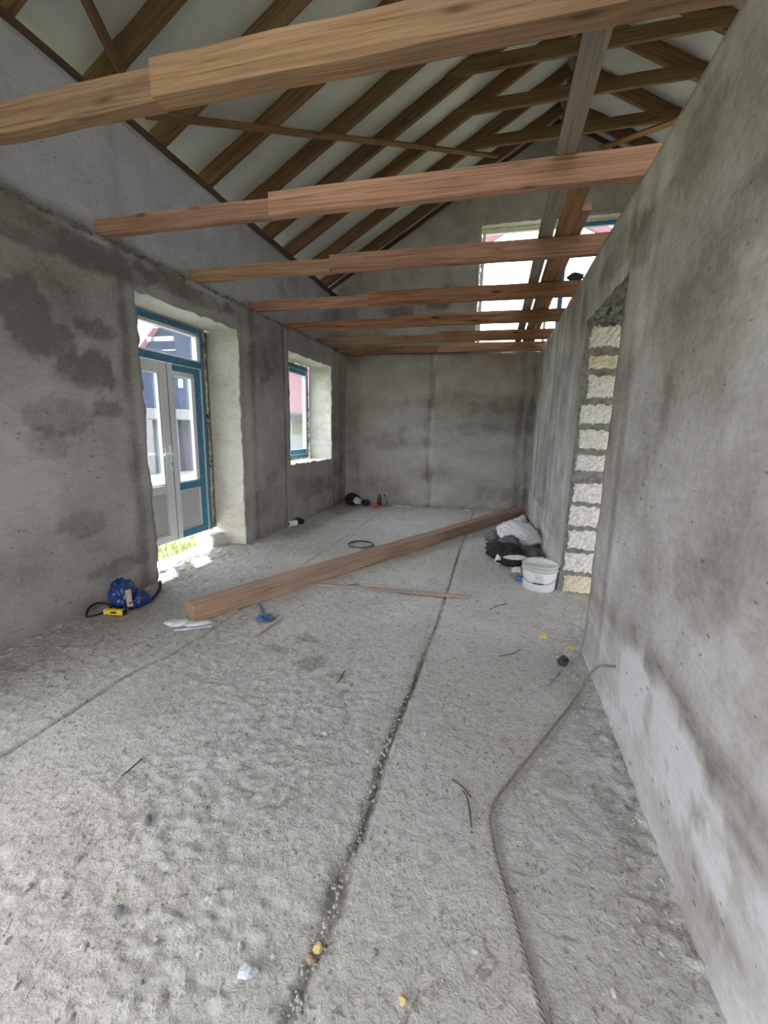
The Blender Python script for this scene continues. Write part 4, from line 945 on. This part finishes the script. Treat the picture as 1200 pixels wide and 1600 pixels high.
# printed label: frame with letters, facing the room
ang0 = math.atan2(-1.0, -0.16)
def on_bucket(a, z, d=0.0015): r = 0.129 + 0.012 * z / 0.17 + d; return (r * math.cos(a), r * math.sin(a), z)
def strip(a0, a1, z0, z1, n=4, d=0.0015):
    V = []; F = []
    for i in range(n + 1):
        a = a0 + (a1 - a0) * i / n; V += [on_bucket(a, z0, d), on_bucket(a, z1, d)]
    for i in range(n): F.append((2 * i, 2 * i + 2, 2 * i + 3, 2 * i + 1))
    return V, F
V, F = [], []
def addp(q): 
    b = len(V); V.extend(q[0]); F.extend([tuple(x + b for x in f) for f in q[1]])
A = ang0
addp(strip(A - .24, A + .24, .150, .1525)); addp(strip(A - .24, A + .24, .090, .0925)); addp(strip(A - .24, A - .225, .09, .15, 1)); addp(strip(A + .225, A + .24, .09, .15, 1))
for k, (w, z0, z1) in enumerate(((.02, .11, .135), (.02, .11, .135), (.02, .113, .138), (.02, .11, .135), (.02, .108, .132))):
    a = A - .16 + k * .075; addp(strip(a, a + .012, z0, z1, 1)); addp(strip(a, a + .05, z1 - .004, z1, 2)); addp(strip(a + .036, a + .048, z0, z1, 1)); addp(strip(a, a + .05, (z0 + z1) / 2, (z0 + z1) / 2 + .003, 2))
m_print = simple('faded_print', (0.42, 0.42, 0.46), 0.6); mesh_obj('printed_label', V, F, m_print, bk)
hpts = []
for k in range(25):
    t = math.pi * k / 24; a0_ = ang0 + math.pi / 2; rr = 0.158; x = math.cos(a0_) * math.cos(t) * rr; y = math.sin(a0_) * math.cos(t) * rr
    d = math.sin(t); x += math.cos(ang0) * d * 0.15; y += math.sin(ang0) * d * 0.15; hpts.append((x, y, 0.172 - 0.092 * min(1, d * 1.12)))
hd = tube('handle', hpts, 0.0022, M['wire'], bk, 6)
V, F = tube_data([Vector(p) for p in hpts[10:15]], 0.0055, 8); mesh_obj('grip', V, F, M['black'], hd, True)

# ---- cable coming out of the right wall
cp = [(0.635, 2.00, 0.255), (0.60, 1.965, 0.262), (0.56, 1.99, 0.245), (0.545, 2.07, 0.165), (0.535, 2.13, 0.06), (0.509, 2.106, 0.015), (0.368, 1.844, 0.012), (0.239, 1.608, 0.012), (0.133, 1.415, 0.012), (0.092, 1.335, 0.012), (0.077, 1.264, 0.012), (0.084, 1.195, 0.012), (0.106, 1.096, 0.011), (0.131, 1.013, 0.011),
      (0.156, 0.926, 0.011), (0.178, 0.851, 0.011), (0.199, 0.778, 0.011), (0.24, 0.62, 0.011), (0.28, 0.4, 0.011)]
cpts = catmull(cp, 14)
V, F = tube_data(cpts, 0.0058, 10)
cb = mesh_obj('cable', V, F, M['hose'], smooth=True); tag(cb, 'stiff grey brown twisted cable running from the right wall over the floor', 'cable')
# twisted strands on it
V, F = [], []
L_ = 0.0; prev = cpts[0]; strands = [[], [], []]
fine = []
for a, b in zip(cpts[:-1], cpts[1:]):
    n_ = max(1, int((b - a).length / 0.004))
    for k in range(n_): fine.append(a + (b - a) * k / n_)
dist = 0
for i, p_ in enumerate(fine[:-1]):
    t_ = (fine[i + 1] - p_); dist += t_.length; t_ = t_.normalized(); s1 = t_.cross(Vector((0, 0, 1))).normalized(); u1 = s1.cross(t_)
    for q in range(3):
        a = dist / 0.0058 * 0.75 + q * 2.094; strands[q].append(p_ + s1 * math.cos(a) * 0.0045 + u1 * math.sin(a) * 0.0045)
for q in range(3):
    v, f = tube_data(strands[q], 0.0027, 5); b = len(V); V += v; F += [tuple(x + b for x in g) for g in f]
mesh_obj('strand', V, F, simple('pale_strand', (0.33, 0.305, 0.265), 0.8, var=0.3, scale=50), cb, True)

# ---- blue crumpled film, hose and spirit level by the left wall
tag(crumple('plastic_film', (-2.51, 2.33), (0.15, 0.16, 0.21), M['bluefilm2'], 241, amp=0.6, freq=2.6, fold=0.9), 'crumpled blue film heaped at the foot of the left wall', 'plastic film')
tag(crumple('plastic_film', (-2.42, 2.36), (0.12, 0.14, 0.11), M['bluefilm2'], 242, amp=0.7, freq=2.6, fold=0.9), 'lower flap of blue film on the door side of the heap', 'plastic film')
timber('wood_offcut', (-2.405, 2.28, 0.03), (-2.435, 2.30, 0.145), 0.04, 0.014, M['lath'], 243, cuts=2, up=(0.3, -1, 0), label='small pale wood offcut leaning on the blue film', cat='offcut')
hp_ = [(-2.60, 2.10, 0.02), (-2.66 + .03, 2.16, 0.045), (-2.63, 2.22, 0.05), (-2.575, 2.26, 0.03), (-2.535, 2.22, 0.012), (-2.54, 2.14, 0.012), (-2.575, 2.09, 0.015)]
tube('hose', catmull(hp_ + [hp_[0]], 8)[:-1], 0.008, M['black'], seg=8, closed=True); tag(bpy.data.objects['hose'], 'black hose loop on the floor left of the blue film', 'hose')
tube('strap', catmull([(-2.42, 2.28, 0.008), (-2.38, 2.42, 0.02), (-2.44, 2.56, 0.02), (-2.52, 2.68, 0.015), (-2.62, 2.79, 0.012)], 8), 0.011, M['blackcloth'], seg=6); tag(bpy.data.objects['strap'], 'black strap running from the blue film to the door jamb', 'strap')
lv = empty('spirit_level', (-2.452, 2.19, 0.004), math.radians(10)); tag(lv, 'short yellow spirit level lying in front of the blue film', 'level')
bm = bmesh.new(); box_bm(bm, (-0.068, -0.016, 0), (0.068, 0.016, 0.036), 0.003); bm_obj('body', bm, M['yellow'], lv)
bm = bmesh.new(); box_bm(bm, (-0.022, -0.018, 0.011), (0.022, 0.018, 0.026), 0.002); bm_obj('vial', bm, M['black'], lv)
for sx in (-1, 1):
    bm = bmesh.new(); box_bm(bm, (sx * 0.068 - 0.006, -0.017, -0.001), (sx * 0.068 + 0.006, 0.017, 0.037), 0.003); bm_obj('end_cap', bm, M['white'] if sx < 0 else M['black'], lv)
# ---- rags and netting by the near end of the timber
tag(crumple('glove', (-1.93, 2.19), (0.17, 0.09, 0.035), M['whitepaper'], 251, amp=0.5, rz=0.3), 'crumpled white work glove in front of the timber end', 'glove')
tag(crumple('cloth_scrap', (-1.81, 2.225), (0.15, 0.07, 0.022), M['whitepaper'], 252, amp=0.5, rz=0.5), 'flat white rag tucked by the corner of the square timber', 'rag')
timber('plastic_strip', (-1.90, 2.105, 0.004), (-1.71, 2.22, 0.006), 0.018, 0.005, M['whitepaper'], 253, cuts=3, label='narrow white strip in front of the timber end', cat='strip')
def tuft(name, c, r, n, mat, seed, label, cat, L=0.1):
    rg = random.Random(seed); V, F = [], []
    for k in range(n):
        a = rg.uniform(0, 6.28); l = rg.uniform(.4, 1) * L; p0 = Vector(c) + Vector((rg.uniform(-r, r), rg.uniform(-r, r), 0.006)); p1 = p0 + Vector((math.cos(a) * l * .5, math.sin(a) * l * .5, rg.uniform(0.005, .03))); p2 = p0 + Vector((math.cos(a + .5) * l, math.sin(a + .5) * l, 0.006))
        v, f = tube_data([p0, p1, p2], 0.0022, 4); b = len(V); V += v; F += [tuple(x + b for x in g) for g in f]
    return tag(mesh_obj(name, V, F, mat), label, cat)
tuft('netting', (-1.42, 2.42, 0), 0.03, 70, M['bluelight'], 261, 'frayed tuft of light blue netting in front of the timber', 'netting', 0.065)
tube('cord', catmull([(-1.60, 2.62, 0.010), (-1.55, 2.57, 0.012), (-1.49, 2.49, 0.011), (-1.44, 2.44, 0.010)], 6), 0.008, M['bluelight'], seg=6); tag(bpy.data.objects['cord'], 'blue cord leading from under the timber to the netting', 'cord')
tube('film_strip_scrap', catmull([(-1.18, 3.16, 0.006), (-1.10, 3.20, 0.008), (-1.02, 3.25, 0.006)], 5), 0.006, M['bluelight'], seg=5); tag(bpy.data.objects['film_strip_scrap'], 'tiny blue strip behind the pointed lath by the timber', 'scrap')

# ---- round rim in the floor
ri = empty('pipe_collar', (-1.385, 4.45, -0.004)); tag(ri, 'round dull green pipe collar set in the floor behind the timber', 'pipe')
lathe('rim', [(0.128, -0.02), (0.145, -0.02), (0.146, 0.022), (0.140, 0.026), (0.131, 0.024)], M['greenish'], ri, 40)
lathe('disc', [(0.0, 0.0), (0.129, 0.001)], M['greenfloor'], ri, 40)
# ---- stone under the door frame, roll by the wall
o = rough_block('stone_block', (-3.06, 3.80, -0.03), (-2.84, 4.02, 0.135), M['block'], 271, 0.012, n=6, round_=0.18); tag(o, 'pale limestone block under the right end of the patio door', 'block')
rl = empty('paper_roll', (-2.55, 5.03, 0.045)); tag(rl, 'small white roll with dark end lying at the foot of the left wall', 'roll')
V, F = tube_data([Vector((0.0, -0.05, 0)), Vector((0.06, 0.05, 0))], 0.042, 20); mesh_obj('roll', V, F, M['white'], rl, False)
V, F = tube_data([Vector((-0.002, -0.052, 0)), Vector((0.0, -0.049, 0))], 0.018, 14); mesh_obj('core', V, F, M['blackcloth'], rl, False)
tag(crumple('cloth', (-2.52, 5.22), (0.14, 0.16, 0.08), M['blackcloth'], 272, amp=0.5, sub=3), 'dark scrap behind the white roll at the left wall', 'scrap')

# ---- rubbish in the far left corner
tag(crumple('rag_pile', (-2.33, 6.95), (0.26, 0.22, 0.20), M['blackcloth'], 281, amp=0.5), 'dark crumpled bag in the far left corner', 'bag')
tag(crumple('rag_pile', (-2.20, 6.86, 0.03), (0.13, 0.10, 0.12), M['whitepaper'], 282, amp=0.7, sub=3), 'white crumpled paper on the dark bag in the far left corner', 'scrap')
tag(crumple('rag_pile', (-2.08, 6.97), (0.14, 0.12, 0.10), M['blackcloth'], 283, amp=0.5, sub=3), 'small dark rag right of the bag in the far corner', 'rag')
for k, (x, y, h, r) in enumerate(((-1.84, 6.98, 0.24, 0.035), (-1.74, 6.93, 0.20, 0.04))):
    b_ = empty('bottle', (x, y, 0.002)); tag(b_, ['taller dark bottle at the foot of the back wall', 'grey squat bottle right of the taller one at the back wall'][k], 'bottle')
    lathe('body', [(0.0, 0), (r, 0), (r, h * .6), (r * .4, h * .78), (r * .4, h * .93), (0, h * .93)], M['bottle'] if k == 0 else M['stone_g'], b_, 16)
    lathe('cap', [(0, h), (r * .45, h), (r * .45, h * .9), (0, h * .9)], M['whitepaper'] if k == 0 else M['black'], b_, 12)
hmt = empty('orange_container', (-1.88, 6.82, 0.002)); tag(hmt, 'orange plastic tray on the floor near the back wall', 'tray')
lathe('bowl', [(0, 0.0), (0.06, 0.0), (0.085, 0.045), (0.078, 0.045), (0.055, 0.008), (0, 0.008)], M['orange'], hmt, 20)
crumple('content', (0, 0, 0.01), (0.09, 0.08, 0.10), M['brownscrap'], 284, hmt, sub=3)
for k, (x, y, l) in enumerate(((-1.36, 6.95, 0.14), (-1.52, 7.0, 0.08), (-0.35, 7.02, 0.09))):
    timber('plaster_scrap', (x - l / 2, y, 0.004), (x + l / 2, y + .01, 0.004), 0.035, 0.018, M['whitepaper'], 285 + k, cuts=3, label=['longer white scrap at the foot of the back wall', 'short white scrap left of the longer one at the back wall', 'white crumb by the joint at the back wall'][k], cat='scrap')

# ---- small things nearer
cpb = empty('black_cap', (0.476, 2.395, 0.004), 0.6); tag(cpb, 'small black plastic cap on the floor near the right wall', 'cap')
bm = bmesh.new(); bmesh.ops.create_cone(bm, cap_ends=True, segments=8, radius1=0.032, radius2=0.026, depth=0.035, matrix=Matrix.Translation((0, 0, 0.024)) @ Matrix.Rotation(0.5, 4, 'X')); bm_obj('body', bm, M['bottle'], cpb)
bm = bmesh.new(); box_bm(bm, (-.012, -.02, .036), (.012, .016, .043), 0.002); bm_obj('lid_mark', bm, M['black'], cpb)
tube('nail', [(0.361, 2.134, 0.008), (0.446, 2.293, 0.009)], 0.004, M['stone_g'], seg=6); tag(bpy.data.objects['nail'], 'long thin nail beside the black cap', 'nail')
for k, (x, y, s, m_, lab) in enumerate(((0.399, 2.704, 0.034, 'yellowfoam', 'yellow foam crumb beyond the black cap'), (0.545, 2.599, 0.03, 'yellowfoam', 'yellow foam crumb at the foot of the right wall'), (0.47, 2.58, 0.016, 'yellowfoam', 'tiny yellow crumb left of the one at the wall'),
                                      (-0.341, 0.776, 0.017, 'yellowfoam', 'yellow stone chip in the floor joint'), (-0.112, 0.735, 0.014, 'yellowfoam', 'yellow chip alone on the near floor'),
                                      (-0.488, 0.69, 0.026, 'stone_w', 'pale bluish stone on the near floor'), (-0.90, 0.62 + 0.09, 0.020, 'stone_g', 'round grey pebble at lower left'), (-1.027, 0.852 + 0.1, 0.022, 'stone_g', 'dark stone in a hollow of the near floor'),
                                      (-0.352, 0.752, 0.014, 'brownscrap', 'reddish brown chip beside the yellow one in the joint'), (-0.62, 1.50, 0.014, 'stone_w', 'small white stone on the middle of the floor'),
                                      (-0.60, 1.70, 0.014, 'stone_g', 'small pebble left of the joint'), (-0.20, 1.62, 0.013, 'stone_w', 'small pale stone just right of the joint'), (0.12, 3.0, 0.014, 'stone_g', 'small stone in front of the bucket'))):
    o = crumple('stone_chip', (x, y, 0.0), (s * 1.7, s * 1.2, s), M[m_], 300 + k, sub=2, amp=0.8, rz=k * 0.7, freq=1.3); o.data.polygons.foreach_set('use_smooth', np.zeros(len(o.data.polygons), bool)); tag(o, lab, 'stone chip')
for k, (p0, p1, p2) in enumerate((((-1.26, 1.08, .006), (-1.25, 1.12, .012), (-1.255, 1.17, .006)), ((-0.02, 1.36, .006), (0.0, 1.32, .014), (0.02, 1.22, .006)), ((-0.06, 1.40, .006), (-0.02, 1.37, .012), (0.01, 1.34, .006)),
                                  ((0.06, 3.05, .006), (0.12, 3.12, .014), (0.19, 3.2, .006)), ((-0.70, 1.86, .006), (-0.69, 1.9, .01), (-0.70, 1.98, .006)), ((0.12, 2.38, .006), (0.2, 2.42, .012), (0.25, 2.5, .006)))):
    o = tube('twig', catmull([p0, p1, p2], 4), 0.0028, M['twig'], seg=5); tag(o, ['dark twig at the lower left of the floor', 'forked twig stem left of the cable bend', 'side shoot of the forked twig left of the cable', 'dark twig in front of the bucket', 'thin twig left of the long joint', 'thin twig on the floor short of the lath'][k], 'twig')
# crumbs of mortar: too many to count
def crumbs():
    rg = np.random.RandomState(9); V = []; F = []
    base = bmesh.new(); bmesh.ops.create_icosphere(base, subdivisions=1, radius=1.0); bv = np.array([v.co[:] for v in base.verts]); bf_ = [[v.index for v in f.verts] for f in base.faces]; base.free()
    spots = [(rg.uniform(-2.6, 0.58), 0.5 + rg.rand() ** 1.4 * 6.4, 0.002 + rg.rand() ** 3 * 0.008) for _ in range(1500)]
    spots += [(0.60 - rg.rand() ** 2 * 0.16, rg.uniform(0.6, 2.7), 0.002 + rg.rand() ** 3 * 0.008) for _ in range(900)]
    spots += [(-2.62 + rg.rand() ** 2 * 0.22, rg.uniform(1.3, 6.9), 0.003 + rg.rand() ** 3 * 0.010) for _ in range(420)]
    spots += [(rg.uniform(-2.5, 0.6), 7.10 - rg.rand() ** 2 * 0.15, 0.005 + rg.rand() ** 2 * 0.012) for _ in range(160)]
    spots += [(0.40 + rg.randn() * .13, 5.9 + rg.randn() * 0.6, 0.006 + rg.rand() ** 2 * 0.02) for _ in range(200)]
    spots += [(-0.34 + rg.randn() * .012, rg.uniform(0.5, 3.0), 0.002 + rg.rand() * 0.004) for _ in range(400)]
    allv = []
    for (x, y, s) in spots:
        if x > 0.585: x = 0.58
        if -2.1 < x < 0.6:
            tt = ((x + 1.905) * 2.373 + (y - 2.262) * 4.713) / 27.84
            if 0 < tt < 1 and math.hypot(x + 1.905 - tt * 2.373, y - 2.262 - tt * 4.713) < 0.09: continue
        q = bv * (1 + 0.35 * rg.randn(len(bv), 1) * 0.6) * s * np.array([1, rg.uniform(.6, 1.4), rg.uniform(.4, .8)]) + np.array([x, y, s * 0.3 + 0.001])
        b = len(allv) * len(bv); allv.append(q); F += [[i + b for i in f] for f in bf_]
    o = mesh_obj('mortar_crumbs', np.concatenate(allv), F, M['crumb']); tag(o, 'loose mortar crumbs and grit scattered over the concrete floor', 'grit', kind='stuff')
crumbs()
